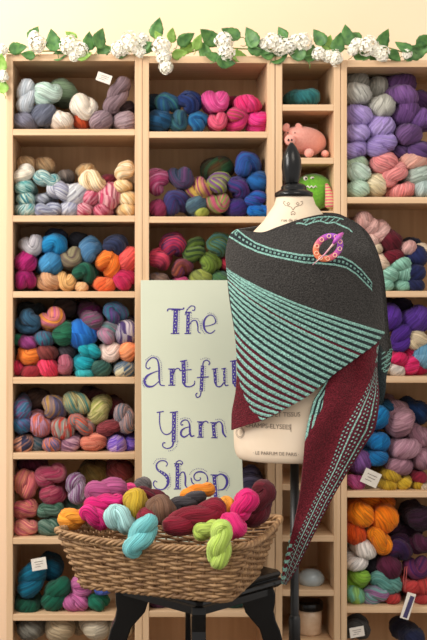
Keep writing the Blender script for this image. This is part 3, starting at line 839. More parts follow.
def c_front(x, y):
    c = np.broadcast_to(CH, x.shape+(3,)).copy()
    # dotted two-line band
    up = band(x, y, [229, 237, 246, 256, 270, 283, 300, 317, 330, 342, 352, 361, 370, 380], [223, 229.5, 237, 243.5, 249, 252.3, 255.5, 256.5, 256.5, 257.5, 262.5, 270, 281, 297])
    lo = band(x, y, [226, 229, 243, 258, 272, 287, 304, 321, 335, 346, 356, 370, 380], [232, 236, 245, 252, 256, 259.2, 262.5, 263.6, 264.8, 267.5, 274, 288, 303])
    xr = x < 371.5; c[(np.abs(up) < .9) & xr] = MINT; c[(np.abs(lo) < .9) & xr] = MINT
    mid = (up > .9) & (lo < -.9) & xr; c[mid] = DK
    dots = mid & (np.abs(up+lo) < 2.2) & ((x*.95+y*.3) % 4.2 < 2.2); c[dots] = MINT*.8+CH*.1
    # edge trim at the neckline on the right shoulder
    e1 = band(x, y, [294, 300, 306, 313, 320, 327, 334, 341, 348, 356, 364], [224, 223.4, 225, 222.5, 221, 223.5, 222.6, 226, 229, 236, 247])
    c[(np.abs(e1) < .75) & (x > 296) & (x < 352)] = MINT
    e2 = band(x, y, [300, 310, 318, 326, 334, 342, 350], [221, 219, 217.2, 216.6, 217, 219, 224])
    c[(np.abs(e2) < .7) & (x > 303) & (x < 343)] = MINT
    e3 = (e1 < -1) & (e2 > 1) & (x > 303) & (x < 340) & ((x*.9+y) % 5.4 < 1.2); c[e3] = MINT
    # mint corner of the edge at the left shoulder
    c[(x < 238.5) & (y < 233.5) & ((x+y) % 3 < 1.6)] = MINT
    # stripes
    k = stripe_k(x, y); ins = (k >= 0) & (k <= 1)
    n_ = 22.0
    ph = (k*n_) % 1; idx = np.floor(k*n_)
    c[ins] = DK
    c[ins & (k > .60)] = BUD
    c[ins & (ph < .41)] = MINT
    c[ins & (idx == 4) & (ph >= .50)] = BUD
    c[ins & (idx == 12) & (ph >= .50)] = BUD
    lx = np.interp(y, [370, 392, 408, 421, 432], [236.5, 243, 250.5, 262.5, 275])
    cor = ((y > 366) & (x < lx)) | (k > 1)
    c[cor & (y > 366)] = BU
    return c
sheet('front_panel', G, d_ribbed, c_front, shawl)
# back of the shawl round the shoulders
G = coons([(237, 229.5), (270, 224), (310, 214), (334, 213), (346, 217)], [(240, 392), (280, 398), (330, 392), (383, 380)],
          [(237, 229.5), (228, 250), (229, 290), (236, 340), (240, 392)], [(346, 217), (366, 236), (380, 270), (387, 320), (383, 380)], 60, 80)
def d_back(x, y):
    hd = .05+.085*ss(y, 216, 262); q = np.clip((x-308)/81, -1, 1)
    return DF + .004 + hd*np.sqrt(np.maximum(1-np.abs(q)**2.3, 0)) + .004*np.sin(x/7)
sheet('back_panel', G, d_back, lambda x, y: np.broadcast_to(CH, x.shape+(3,)).copy(), shawl)
# charcoal fall at the right, behind the front panel
G = coons([(344, 217), (350, 219.5), (358, 224)], [(374, 402), (378, 405), (382.5, 403)],
          [(344, 217), (352, 235), (360, 270), (368, 320), (371, 360), (374, 402)],
          [(358, 224), (368, 234), (377, 252), (383.5, 276), (387, 305), (389, 330), (392, 352), (390, 364), (386, 375), (385, 390), (382.5, 403)], 70, 300)
def d_fall(x, y):
    q = ss(x, 355, 392)
    return 3.035+.055*q+.028*(1-ss(y, 217, 260)) + .006*np.sin((x-y*.12)/3.2)*ss(y, 250, 300)
def c_fall(x, y):
    c = np.broadcast_to(CH, x.shape+(3,)).copy()
    c[(x < np.interp(y, [340, 352, 372], [378, 383, 386])) & (y > 345)] = DK
    pk = (y > 352) & (y < 372) & (x > 381) & ((y*1.0+x*.7) % 5 < 1.5); c[pk] = MINT
    return c
sheet('side_fall', G, d_fall, c_fall, shawl)
# picot loops on that edge
m = MB()
for i in range(9):
    y = 350+i*2.6; x = np.interp(y, [350, 364, 375], [390.5, 386, 383])-3*(i % 2)*.4
    p = P(x, y, 3.05); m.tube([p+Vector((.004*math.cos(a), -.006, .003*math.sin(a))) for a in np.linspace(0, 5.2, 8)], .0009, 5)
mint_m = mat('mint_wool', (134,184,172), .95, (122,172,160), (300,300,300), .4, 600)
m.build('picot_edge', mint_m, shawl)
# burgundy tail
TL = [(330, 362), (325, 383), (314, 400), (308, 422), (305, 440), (302.5, 470), (299, 500), (290, 541), (281.5, 578)]
TR = [(379, 336), (376.5, 365), (378.5, 395), (377.5, 414), (374, 430), (367, 441), (348.5, 470), (330, 502), (310.5, 541), (296, 570), (286, 585)]
G = coons([(330, 362), (345, 353), (362, 344), (379, 336)], [(281.5, 578), (283, 583), (286, 585)], TL, TR, 170, 520)
def d_tail(x, y):
    up = d_front(x, np.minimum(y, 380))+.012
    low = 2.942 - .012*ss(y, 440, 585) + .006*np.sin((x+y*.45-480)/6.5)
    k = ss(y, 372, 430); return up*(1-k)+low*k + .004*np.sin(x/5.0)*(1-k)
RX = lambda y: np.interp(y, [336, 365, 395, 414, 430, 441, 470, 502, 541, 570, 585], [379, 376.5, 378.5, 377.5, 374, 367, 348.5, 330, 310.5, 296, 286])
def c_tail(x, y):
    c = np.broadcast_to(BU, x.shape+(3,)).copy()
    wd = np.interp(y, [366, 376, 400, 412, 430, 470, 500, 541, 570, 584], [2, 5, 17, 23, 30, 19, 16.5, 14.5, 10, 5])
    s = (RX(y)-x)/wd*22          # 0 at the right edge .. 22 at the inner dots
    along = y*1.0 + (22-s)*.12
    def line(p, h): return np.abs(s-p) < h
    zone = s < 23.0
    c[zone] = BUD
    for p, hh, off in ((2.6, .62, 0), (9.7, .62, 1.4), (12.6, .62, 3.2), (19.2, .62, .4), (22.0, .62, 2.4)):
        c[line(p, hh) & ((along+off) % 3.9 < 1.5)] = MINT
    for p in (6.2, 16.0): c[line(p, .62)] = MINT
    # strip of stripes at the upper left edge
    lx = np.interp(y, [362, 383, 400, 422, 440], [330, 325, 314, 308, 305])
    rx = np.interp(y, [362, 376, 385, 408, 425, 440], [336, 331, 326, 322, 314, 305.5])
    st = (x < rx) & (y < 441); c[st] = DK
    c[st & (((x-lx) % 4.6) < 2.3)] = MINT
    c[st & (y > 415) & (((x-lx) % 4.6) >= 2.3)] = BUD
    # garter bumps of the cast-on edge
    ed = (y > 540) & (x < np.interp(y, [540, 578], [293.5, 285.5])) & ((y % 8) < 3.4); c[ed] = MINT
    return c
tail = sheet('tail', G, d_tail, c_tail, shawl)
m = MB()
for i, y in enumerate(np.linspace(535, 582, 8)):
    x = np.interp(y, [500, 541, 578, 584], [299, 290, 281.5, 283])
    p = P(x+.5, y, 2.957); m.tube([p+Vector((.0035*math.cos(a), -.001, .0045*math.sin(a))) for a in np.linspace(.5, 5.8, 9)], .0016, 6)
m.build('picot_edge', mint_m, shawl)

# shawl pin
rm_, rt_, rb_ = nt('violet_to_orange_polymer')
tc = N(rt_, 'ShaderNodeTexCoord'); sp = N(rt_, 'ShaderNodeSeparateXYZ'); rt_.links.new(tc.outputs['Object'], sp.inputs[0])
ad = N(rt_, 'ShaderNodeMath', operation='ADD'); rt_.links.new(sp.outputs[0], ad.inputs[0]); rt_.links.new(sp.outputs[2], ad.inputs[1])
mr = N(rt_, 'ShaderNodeMapRange'); mr.inputs['From Min'].default_value = -.035; mr.inputs['From Max'].default_value = .03; rt_.links.new(ad.outputs[0], mr.inputs[0])
cr = N(rt_, 'ShaderNodeValToRGB'); cr.color_ramp.elements[0].color = lin((224,120,84)); cr.color_ramp.elements[1].color = lin((148,70,180)); e = cr.color_ramp.elements.new(.45); e.color = lin((196,84,130))
rt_.links.new(mr.outputs[0], cr.inputs[0]); rt_.links.new(cr.outputs[0], rb_.inputs[0]); rb_.inputs['Roughness'].default_value = .3
pcn = P(328, 247.5, 2.905); pin = thing('shawl_pin', 'purple and orange ring shawl pin with stick on the charcoal knit', 'brooch', pcn)
up_ = 2.905/F
def pin_pt(a, k=1, dy=0):
    x = 16.2*k*math.cos(a); z = 12.4*k*math.sin(a); r_ = math.radians(38)
    return pcn+Vector(((x*math.cos(r_)-z*math.sin(r_))*up_, dy, (x*math.sin(r_)+z*math.cos(r_))*up_))
m = MB(); m.tube([pin_pt(a, .82) for a in np.linspace(0, 2*math.pi, 48, endpoint=False)], 3.1*up_, 12, True)
for i, v_ in enumerate(m.v): m.v[i] = (v_[0], pcn.y+(v_[1]-pcn.y)*.55, v_[2])
ring = m.build('ring', rm_, pin, origin=pcn)
cm_ = mat('cream_peach_inlay', (246,190,150), .4, (250,208,175), (60,60,60))
for i in range(10):
    c = pin_pt(.35+i*.628, .82, -.0052)
    m = MB(); m.tube([c+Vector((1.9*up_*math.cos(a), 0, 1.9*up_*math.sin(a))) for a in np.linspace(0, 2*math.pi, 16, endpoint=False)], .0010, 6, True)
    m.build('circle_inlay', cm_, pin)
m = MB(); m.tube([P(341, 235.5, 2.895), P(336, 241, 2.888), P(330, 248, 2.905), P(324, 255, 2.893), P(312.5, 265, 2.893)], [.0050, .0042, .0024, .0019, .0008], 10)
m.build('stick', mat('pale_horn_stick', (226,196,180), .35, (200,130,160), (40,40,40)), pin)
m = MB(); m.tube([P(343, 233, 2.892), P(339.5, 236, 2.889), P(336, 240, 2.886), P(333, 243.6, 2.889)], [.003, .0064, .0062, .0028], 12); m.build('stick_head', mat('purple_polymer', (158,74,190), .3, (190,84,150), (60,60,60)), pin)

# ------------------------------------------------------------------ sign
y0s, z0s = -.300, .671; y1s, z1s = -.014, CAMZ-(280-CY)*3.486/F
sv = Vector((0, y1s-y0s, z1s-z0s)); svn = sv.normalized(); nrm = Vector((0, -svn.z, svn.y))
def on_sign(px, py, lift=0):
    dirv = Vector(((px-CX)/F, 1, -(py-CY)/F)); o_ = Vector((CAMX, -D0, CAMZ)); q = Vector((0, y0s, z0s))+nrm*lift
    t_ = (q-o_).dot(nrm)/dirv.dot(nrm); return o_+dirv*t_
a_, b_ = on_sign(141.5, 400), on_sign(243, 480)
sign = thing('shop_sign', 'pale sage board lettered The Artful Yarn Shop in purple', 'sign', ((a_.x+b_.x)/2, y0s, z0s))
m = MB(); m.add([(x, y0s, z0s)+() if False else tuple(Vector((x, y0s, z0s))+svn*s_*sv.length-nrm*th_) for th_ in (0, .012) for s_ in (0, 1) for x in (a_.x, b_.x)],
      [(0,1,3,2), (4,6,7,5), (0,4,5,1), (2,3,7,6), (0,2,6,4), (1,5,7,3)])
m.build('board', signm, sign, False, .0015)
K = 3.558
class Letter:
    def __init__(s, ox, oy): s.ox, s.oy = ox, oy; s.m = MB(); s.w = MB()
    def pt(s, p, lift=.0006): return on_sign(s.ox+p[0]/K, s.oy+p[1]/K, lift)
    def stroke(s, pts, wd, smooth=True, lift=.0008):
        p = resample(pts, max(8, len(pts)*7)) if smooth and len(pts) > 2 else np.array(pts, float)
        T = np.gradient(p, axis=0); T /= np.linalg.norm(T, axis=1)[:, None]+1e-9; Nn = np.stack([-T[:, 1], T[:, 0]], 1)
        ww = np.interp(np.linspace(0, 1, len(p)), np.linspace(0, 1, len(wd)), wd) if isinstance(wd, (list, tuple)) else np.full(len(p), wd)
        vs = []; n = len(p)
        for l in (lift, 0):
            for q, nn, w_ in zip(p, Nn, ww): vs += [s.pt(q+nn*w_/2, l), s.pt(q-nn*w_/2, l)]
        fs = [(2*i, 2*i+1, 2*i+3, 2*i+2) for i in range(n-1)]
        fs += [(2*i, 2*i+2, 2*n+2*i+2, 2*n+2*i) for i in range(n-1)] + [(2*i+1, 2*n+2*i+1, 2*n+2*i+3, 2*i+3) for i in range(n-1)]
        s.m.add(vs, fs); return s
    def dot(s, c, r, white=False):
        (s.w if white else s.m).add([s.pt((c[0]+r*math.cos(a), c[1]+r*math.sin(a)), .0012) for a in np.linspace(0, 2*math.pi, 8, endpoint=False)], [tuple(range(8))])
    def stem(s, a, b, w_, serif=True, dots=True, outline=True):
        s.stroke([a, b], w_, False)
        L_ = math.dist(a, b); n_ = max(2, int(L_/10))
        for i in range(n_):
            t_ = (i+.6)/n_; s.dot((a[0]+(b[0]-a[0])*t_+(1.6 if i % 2 else -1.6), a[1]+(b[1]-a[1])*t_), 1.9, True)
        if serif:
            for q in (a, b): s.stroke([(q[0]-w_*.95, q[1]), (q[0]+w_*.95, q[1])], 3.6, False)
        if outline:
            for i in range(int(L_/7)):
                t_ = (i+.5)/int(L_/7); s.dot((a[0]+(b[0]-a[0])*t_+w_*.5+5, a[1]+(b[1]-a[1])*t_), 1.55)
        return s
    def outline(s, pts, step=6.5):
        p = np.array(pts, float); L_ = np.r_[0, np.cumsum(np.linalg.norm(np.diff(p, axis=0), axis=1))]
        for q in np.arange(0, L_[-1], step): s.dot((np.interp(q, L_, p[:, 0]), np.interp(q, L_, p[:, 1])), 1.55)
        return s
    def build(s, ch):
        o = s.m.build('letter', purple_ink, sign, False); o['label'] = 'purple letter '+ch
        if s.w.v: q = s.w.build('inlay_dots', signm, None, False); q.parent = o; q.location = Vector((0,0,0)); 
        return o
def pair_fix():  # inlay dots share the letter's frame
    for o in bpy.data.objects:
        if o.name.startswith('inlay_dots'): o.location = (0, 0, 0)
A = (130, 270); Bq = (130, 390)
l = Letter(*A); l.stem((163, 142), (160, 226), 16); l.stroke([(133, 147), (137, 139), (163, 139), (188, 139), (191, 133)], 4.5); l.build('T')
l = Letter(*A); l.stem((207, 150), (205, 226), 12); l.stroke([(196, 160), (203, 142), (217, 128), (230, 131), (229, 143), (221, 143)], 3.6); l.stroke([(211, 195), (222, 181), (235, 181), (241, 198), (242, 218), (251, 225)], [3, 4, 5, 4, 3]); l.outline([(222, 172), (240, 172), (249, 185), (251, 210)]); l.build('h')
l = Letter(*A); l.stroke([(265, 200), (285, 197), (304, 187), (299, 167), (284, 160), (268, 172), (262, 195), (270, 218), (287, 225), (303, 214)], [3, 3, 4, 3.4, 3.4, 6, 8, 6, 4, 3]); l.outline([(258, 178), (253, 195), (257, 215), (268, 229)]); l.outline([(310, 190), (308, 170), (298, 157), (284, 152), (272, 158)]); l.build('e')
l = Letter(*A); l.stroke([(72, 345), (66, 352), (57, 345), (60, 328), (78, 312), (96, 318), (103, 345), (104, 385), (108, 408), (124, 411)], [4, 4, 4, 4, 5, 6, 7, 7, 5, 3]); l.stroke([(102, 358), (80, 366), (60, 378), (52, 396), (61, 413), (82, 413), (103, 396)], [3, 4, 8, 10, 8, 4, 3]); l.outline([(56, 320), (75, 304), (98, 308), (111, 330), (113, 370), (114, 398)]); l.outline([(47, 385), (44, 402), (52, 418)])
for q in ((56, 392), (58, 402), (65, 409), (63, 384)): l.dot(q, 1.8, True)
l.build('A')
l = Letter(*A); l.stem((148, 352), (148, 410), 13); l.stroke([(153, 372), (160, 355), (172, 350), (179, 358)], 4); l.build('r')
l = Letter(*A); l.stem((190, 324), (192, 402), 14, False); l.stroke([(178, 325), (203, 321)], 4, False); l.stroke([(176, 358), (219, 354)], 4, False); l.stroke([(190, 400), (198, 413), (214, 415), (228, 407), (230, 394)], [10, 6, 4, 4, 3]); l.outline([(205, 330), (206, 348)]); l.build('t')
l = Letter(*A); l.stem((258, 340), (253, 432), 12, False); l.stroke([(258, 345), (262, 326), (274, 321), (284, 330), (279, 338)], 4); l.stroke([(238, 383), (280, 380)], 4, False); l.stroke([(253, 430), (249, 448), (238, 453), (234, 443), (240, 438)], 4); l.outline([(252, 318), (268, 312), (284, 317)]); l.build('f')
l = Letter(*A); l.stem((301, 352), (304, 400), 11, False); l.stroke([(291, 353), (312, 350)], 3.6, False); l.stroke([(303, 398), (309, 413), (322, 414), (334, 400)], [9, 5, 4, 4]); l.stem((335, 351), (336, 402), 8, False); l.stroke([(325, 352), (342, 349)], 3.6, False); l.stroke([(336, 400), (340, 411), (350, 409)], 4); l.build('u')
l = Letter(*A); l.stem((369, 324), (371, 405), 14, False, outline=True); l.stroke([(356, 325), (381, 321)], 4, False); l.stroke([(371, 402), (376, 415), (390, 411)], [9, 5, 3]); l.build('l')
l = Letter(*Bq); l.stem((157, 80), (155, 185), 14, False); l.stroke([(142, 80), (171, 77)], 4, False); l.stroke([(95, 80), (120, 76)], 4, False); l.stroke([(106, 80), (105, 115), (112, 145), (126, 158), (142, 154), (151, 143)], 4); l.stroke([(155, 182), (150, 200), (134, 208), (118, 202), (117, 189), (126, 188)], [8, 5, 4, 4, 4]); l.outline([(170, 182), (164, 202), (150, 214), (135, 218)]); l.build('Y')
l = Letter(*Bq); l.stroke([(189, 122), (183, 125), (181, 116), (192, 107), (205, 109), (212, 125), (213, 150), (218, 164), (229, 162)], [4, 4, 4, 4, 6, 7, 7, 4]); l.stroke([(212, 131), (196, 135), (183, 145), (182, 160), (194, 167), (212, 155)], [3, 4, 7, 7, 5, 3]); l.outline([(180, 103), (195, 98), (212, 102), (220, 116)]); l.build('a')
l = Letter(*Bq); l.stem((250, 113), (250, 168), 12); l.stroke([(254, 131), (260, 116), (271, 111), (279, 118)], 4); l.build('r')
l = Letter(*Bq); l.stem((296, 116), (300, 170), 12); l.stroke([(300, 130), (308, 116), (320, 113), (328, 125), (331, 152), (342, 168)], [3, 4, 6, 7, 5]); l.outline([(305, 105), (322, 103), (335, 113), (340, 140), (344, 155)]); l.build('n')
l = Letter(*Bq); l.stroke([(128, 272), (133, 262), (124, 252), (106, 253), (94, 266), (98, 283), (116, 295), (132, 310), (134, 335), (118, 353), (95, 351), (83, 336), (88, 323), (97, 328)], [3, 4, 4, 5, 7, 11, 13, 11, 6, 4, 4, 4, 3]); l.outline([(84, 262), (95, 246), (115, 243), (132, 246)]); l.outline([(140, 298), (145, 320), (143, 342), (130, 357)])
for q in ((104, 287), (113, 292), (122, 299), (129, 308), (130, 320), (130, 331)): l.dot(q, 1.9, True)
l.build('S')
l = Letter(*Bq); l.stem((169, 262), (168, 352), 13); l.stroke([(160, 272), (166, 256), (178, 251), (187, 259), (181, 267)], 3.6); l.stroke([(174, 308), (182, 294), (192, 293), (197, 310), (197, 338), (207, 350)], [3, 4, 6, 6, 3]); l.build('h')
l = Letter(*Bq); sp_ = [(245+(29-4.1*a)*math.cos(a+.3)*1.0, 312-(26-3.7*a)*math.sin(a+.3)) for a in np.linspace(0, 6.2, 26)]; l.stroke(sp_, [3, 6, 4, 4, 3]); l.stroke([(273, 303), (276, 322), (262, 338), (240, 340), (222, 330), (217, 312)], 4); l.outline([(212, 300), (222, 286), (240, 279), (262, 282), (276, 293)]); l.build('o')
l = Letter(*Bq); l.stem((299, 302), (306, 396), 13); l.stroke([(304, 310), (322, 299), (341, 310), (345, 332), (333, 352), (311, 356)], [3, 5, 9, 9, 5, 3]); l.outline([(318, 290), (340, 296), (354, 315), (354, 340), (342, 358)]); l.build('p')

# ------------------------------------------------------------------ stool
SC = Vector((CAMX+.192, 2.99-D0, 0)); ST = .67
stool = thing('stool', 'black lacquered square stool with curved legs under the basket', 'stool', SC)
R45 = Matrix.Translation(SC) @ Matrix.Rotation(math.radians(44), 4, 'Z')
m = MB(); hs_ = .165
prof_ = [(-.010, ST-.040), (-.004, ST-.034), (0, ST-.030), (-.002, ST-.022), (-.010, ST-.017), (-.006, ST-.012), (-.004, ST-.006), (-.009, ST), ]
vs = []
for o_, z in prof_:
    h_ = hs_+o_; ch = .012
    for x, y in ((h_-ch, -h_), (h_, -h_+ch), (h_, h_-ch), (h_-ch, h_), (-h_+ch, h_), (-h_, h_-ch), (-h_, -h_+ch), (-h_+ch, -h_)): vs.append(R45 @ Vector((x, y, z)))
fs = [(j*8+i, j*8+(i+1) % 8, (j+1)*8+(i+1) % 8, (j+1)*8+i) for j in range(len(prof_)-1) for i in range(8)]+[tuple(range(8))[::-1], tuple((len(prof_)-1)*8+i for i in range(8))]
m.add(vs, fs); m.build('seat', black, stool, False, .0012)
for k in range(4):
    m = MB(); M_ = R45 @ Matrix.Rotation(math.radians(90*k), 4, 'Z'); m.box((-hs_+.035, -hs_+.022, ST-.062), (hs_-.035, -hs_+.040, ST-.039), M_); m.build('apron', black, stool, False, .001)
out = [(.198, .631), (.204, .612), (.203, .59), (.200, .57), (.205, .545), (.216, .52), (.224, .49), (.226, .45), (.220, .38), (.207, .30), (.196, .22), (.192, .14), (.200, .07), (.222, .025), (.232, 0)]
inn = [(.195, 0), (.176, .05), (.164, .12), (.163, .2), (.170, .28), (.180, .36), (.183, .43), (.176, .485), (.163, .525), (.145, .545), (.128, .565), (.120, .59), (.118, .631)]
for k in range(4):
    m = MB(); M_ = Matrix.Translation(SC) @ Matrix.Rotation(math.radians(-1+90*k), 4, 'Z'); m.prism(out+inn, -.017, .017, M_); m.build('leg', black, stool, False, .003)

# ------------------------------------------------------------------ wicker basket
BX = Vector((CAMX+.126, 2.862-D0, 0)); zb, zt = ST+.003, .806
ax = Vector((.934, -.358, 0)).normalized(); ay = Vector((.358, .934, 0)).normalized()
def bpt(s, h, off=0):
    """s in 0..1 round the basket, h height 0..1"""
    hx_ = .185+(.235-.185)*h+off; hy_ = .143+(.180-.143)*h+off; rc = .028
    sx, sy = hx_-rc, hy_-rc; per = [2*sx, math.pi/2*rc, 2*sy, math.pi/2*rc]*2; tot = sum(per); q = (s % 1)*tot
    segs = [((-sx, -hy_), (1, 0), None), ((sx, -sy), None, -90), ((hx_, -sy), (0, 1), None), ((sx, sy), None, 0), ((sx, hy_), (-1, 0), None), ((-sx, sy), None, 90), ((-hx_, sy), (0, -1), None), ((-sx, -sy), None, 180)]
    for L_, (p, dd, a0) in zip(per, segs):
        if q <= L_: break
        q -= L_
    if dd: x, y = p[0]+dd[0]*q, p[1]+dd[1]*q
    else: a = math.radians(a0)+q/rc; x, y = p[0]+rc*math.cos(a), p[1]+rc*math.sin(a)
    z = zb+(zt-zb)*h
    z += h*(.012*(abs(x)/hx_)**3*(abs(y)/hy_)**2 - .006*(1-(x/hx_)**2))
    return BX+ax*x+ay*y+Vector((0, 0, z))
def bnorm(s, h):
    a = bpt(s, h, .01)-bpt(s, h, 0); a.z = 0; return a.normalized()
basket = thing('wicker_basket', 'brown woven wicker basket full of yarn on the black stool', 'basket', (BX.x, BX.y, zb))
NS = 46; rows = 17; rndb = random.Random(4)
m1_, m2_ = MB(), MB()
for j in range(rows):
    h = .05+.86*j/(rows-1); pts = []; ph = j % 2
    for i in range(NS*6):
        s = i/(NS*6); wv_ = math.cos(math.pi*(i/6+ph))*.0044
        pts.append(bpt(s, h+.006*math.sin(i*.11+j*2.1)+.004*math.sin(i*.37+j))+bnorm(s, h)*wv_)
    (m1_ if j % 3 else m2_).tube(pts, [.0036+.0006*math.sin(i*.21+j) for i in range(len(pts))], 7, True)
m1_.build('weave', wick1, basket); m2_.build('dark_weave', wick2, basket)
m = MB()
for k in range(NS): m.tube([bpt(k/NS, h_) for h_ in (0, .3, .6, .98)], .0028, 6)
m.build('stakes', wick2, basket)
for j in range(4):
    m = MB(); pts = []
    for i in range(360):
        s = i/360; a = i/360*2*math.pi*30+j*math.pi/2
        pts.append(bpt(s, .985)+bnorm(s, 1)*(.0050*math.cos(a)+.002)+Vector((0, 0, .0050*math.sin(a))))
    m.tube(pts, .0034, 7, True); m.build('rim_braid', wick1 if j % 2 else wick2, basket)
m = MB()
for j in range(3):
    pts = [bpt(i/240, .015)+bnorm(i/240, 0)*(.004*math.cos(i*.7+j*2.1))+Vector((0, 0, .004*math.sin(i*.7+j*2.1)+.004)) for i in range(240)]
    m.tube(pts, .0034, 7, True)
m.build('foot_braid', wick2, basket)
m = MB(); pp = [bpt(i/60, .02, -.004) for i in range(60)]; m.add([p+Vector((0,0,.001)) for p in pp]+[p+Vector((0,0,.009)) for p in pp], [tuple(range(60)), tuple(range(60, 120))]+[(i, 60+i, 60+(i+1) % 60, (i+1) % 60) for i in range(60)]); m.build('base', wick2, basket, False)

def rim_d(px): return float(np.interp(px, [53, 246, 282], [2.83, 2.61, 2.80]))
BSK = """
orange|72 520 28 19 10 s F09A2C F8A840 .05
dusky pink|106 492 40 22 8 s A84E80 B86090 .17
bright magenta|104 504 38 17 10 s D8207C E63890 .11
hot magenta|95 518 31 18 -28 s D41E78 E2348A .06
rose pink|128 491 26 13 0 s E03C80 EC5494 .24
pale aqua|120 521 33 23 -38 s A6D6D6 B8E2E0 .05
mustard|136.5 506 31 25 -65 s C4A432 D2B444 .10
turquoise drooping over the rim|141 537 46 22 55 s 7ECCD0 90D8DA -.040
dark wine|152 497 34 14 -15 s 641428 762034 .16
brown|162 511 30 27 -45 s 82624E 927260 .09
grey|143 485 16 14 0 b 6A6464 7A7474 .26
charcoal|187 502 36 15 18 s 464246 545054 .15
bright orange|198 493 32 16 12 s F4922A FAA23E .22
twisted burgundy|195 519 60 25 22 s 84142E 961E3A .055
small orange|227 511 25 20 80 s F09C34 F8AC48 .13
fuchsia|245 506 32 22 60 s DC1C74 E83486 .11
pink|233 528 26 25 -20 s DE2076 EA3888 .06
maroon|260 506 46 26 65 s 5C1020 6C1A2C .10
pale lime|207 531 25 17 20 s B4CC5C C4D870 .045
lime green drooping over the rim|221 546 46 22 82 s C0DC68 CCE47C -.040
tan|176 526 26 16 0 s 7C5C48 8C6C58 .08
brick|150 519 26 18 0 s 8C2438 9C3046 .08
"""
for line in BSK.strip().split('\n'):
    de, r_ = line.split('|'); f = r_.split(); x, y, ww, hh, ro = map(float, f[:5])
    skein(de, x, y, ww, hh, ro, 's', f[6], f[7], rim_d(x)+float(f[8])-.02, place='basket', group='yarn skeins in the wicker basket', freq=5)

# ------------------------------------------------------------------ garland
gar = thing('flower_garland', 'white hydrangea and green leaf garland along the bookcase tops', 'garland', (X(213), .03, Z(54)))
rg = random.Random(11)
m = MB(); gp = [(x, 50+3*math.sin(x/21)+1.5*math.sin(x/9)) for x in range(-6, 436, 6)]
m.tube([P(x, y, 3.53+.01*math.sin(x/17)) for x, y in gp], .0022, 6)
for _ in range(5):
    pass
m.build('vine', stemm, gar)
def leaf(x, y, L_, rot, light=0, d=3.5):
    u_ = d/F; c = P(x, y, d); R_ = Matrix.Rotation(-math.radians(rot), 3, 'Y') @ Matrix.Rotation(rg.uniform(-.45, .45), 3, 'X') @ Matrix.Rotation(rg.uniform(-.4, .4), 3, 'Z')
    n_ = 12; vs = []; L_ = L_*u_*1.22
    for i in range(n_+1):
        t_ = i/n_; w_ = L_*.36*(math.sin(math.pi*min(1, t_**.72))**.85)*(1-.25*t_)+.0002
        w_ *= 1+.05*math.sin(i*2.2)
        for s_ in (-1, -.5, 0, .5, 1):
            vs.append(c+R_ @ Vector(((t_-.5)*L_, .10*L_*math.sin(t_*3)-abs(s_)*.22*w_+.03*w_*math.sin(i*1.7)*abs(s_), s_*w_)))
    fs = [(i*5+k, i*5+k+1, (i+1)*5+k+1, (i+1)*5+k) for i in range(n_) for k in range(4)]
    mm = MB(); mm.add(vs, fs); mm.tube([c+R_ @ Vector((-.5*L_, .0, 0)), c+R_ @ Vector((-.62*L_, .004, -.1*L_)), c+R_ @ Vector((-.75*L_, .01, -.1*L_))], .0011, 5)
    o = mm.build('leaf', leaf_l if light else leaf_d, gar); so = o.modifiers.new('t', 'SOLIDIFY'); so.thickness = .0008
LV = [(34,33,15,60,0),(18,48,16,10,0),(53,40,20,100,0),(71,36,12,140,1),(89,41,17,85,0),(100,38,20,65,0),(105,50,15,10,0),(144,47,16,30,0),(1,63,16,80,1),(3,86,14,95,1),(2,75,12,60,0),
 (157,28,18,75,0),(172,35,14,75,1),(158,36,10,120,1),(147,48,16,20,0),(186,39,17,35,0),(189,47,16,20,1),(198,42,14,70,1),(209,37,20,140,0),(231,33,18,160,0),(226,62,18,0,0),(204,50,16,110,0),(251,37,20,120,0),(259,49,20,-20,0),(266,54,14,170,0),(280,56,18,30,0),(282,33,14,120,0),(240,56,16,-5,1),
 (296,53,18,160,0),(311,53,18,80,0),(319,37,17,125,0),(328,43,14,70,1),(338.5,43,18,80,0),(347,35,18,100,0),(354,37,14,165,0),(363,55.5,16,-5,0),(384,39,18,70,0),(395,56,14,-40,0),(403.5,46,16,140,0),(419,51,20,20,0),(425,40,16,30,0),(410,56,14,5,0),(122,54,12,0,0),(60,55,14,10,0),(180,54,14,10,1),(212,56,14,170,0),(84,55,14,15,1),(28,55,12,170,0),(330,57,12,10,0),(376,57,12,10,0)]
for a in LV: leaf(*a[:5], d=3.49+rg.uniform(-.012, .018))
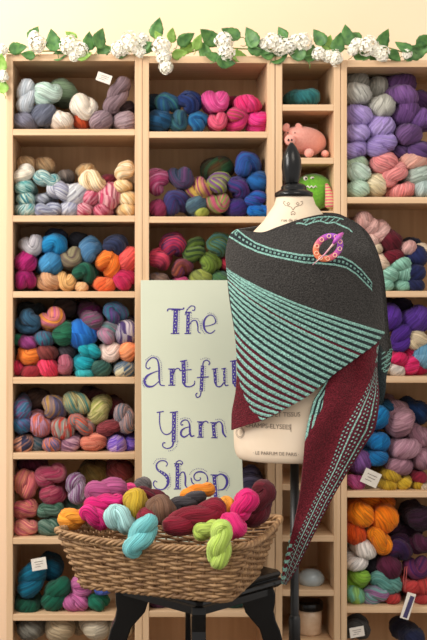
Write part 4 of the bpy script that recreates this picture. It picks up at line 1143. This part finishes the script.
def cluster(x, y, r, d=3.485):
    u_ = d/F; mm = MB(); c = P(x, y, d); n_ = int(22+r*3.2)
    for k in range(n_):
        z = 1-2*(k+.5)/n_; a = k*2.39996; q = Vector((math.sqrt(1-z*z)*math.cos(a), math.sqrt(1-z*z)*math.sin(a), z))
        cc = c+Vector((q.x*r, q.y*r*.75, q.z*r))*u_*rg.uniform(.7, 1.15); e1 = q.orthogonal().normalized(); e2 = q.cross(e1)
        rot = rg.uniform(0, 1.57); ps = rg.uniform(2.1, 2.9)*u_
        for p_ in range(4):
            b = rot+p_*math.pi/2; f1 = e1*math.cos(b)+e2*math.sin(b); f2 = e2*math.cos(b)-e1*math.sin(b)
            mm.add([cc, cc+f1*ps*.6+f2*ps*.5+q*ps*.2, cc+f1*ps*1.15+q*ps*.12, cc+f1*ps*.6-f2*ps*.5+q*ps*.2], [(0,1,2,3)])
    mm.ell(c, (r*u_*.5, r*u_*.4, r*u_*.5), nu=10, nv=6)
    o = mm.build('flower_cluster', petal, gar, False); so = o.modifiers.new('t', 'SOLIDIFY'); so.thickness = .0006
for a in [(37,44,8.5),(34,37,5),(70,46,9.5),(80,50,8),(74,56,5),(130,43,11),(119,49,8),(142,40,7),(140,52,5),(2,50,5),(3,76,5),(162,47,9.5),(164,57,7),(166,67,6.5),(224,41,8.5),(226,52,8),(272,42,9),(281,46,8.5),(264,44,5),(303,42,9),(288,46,7.5),(295,41,6),(319,54,6),(335,58,7.5),(328,56,5),(368,46,9.5),(358,44,6),(382,54,7.5),(376,51,6),(352.6,50,5),(407,54,4)]: cluster(*a)

# ------------------------------------------------------------------ labels for the skeins
from collections import defaultdict
cnt = defaultdict(list)
for o, de, pl, x, y in SK: cnt[(de, pl)].append(o)
for o, de, pl, x, y in SK:
    if pl == 'basket': o['label'] = f'{de} skein in the wicker basket' if 'drooping' not in de else f'{de.split(" droop")[0]} skein drooping over the basket rim'
    else: o['label'] = f'{de} skein on the {pl}' if 'cubby' not in pl else f'{de} skein in the {pl}'
dup = [k for k, v in cnt.items() if len(v) > 1]
if dup: print('DUPLICATE LABELS', dup)
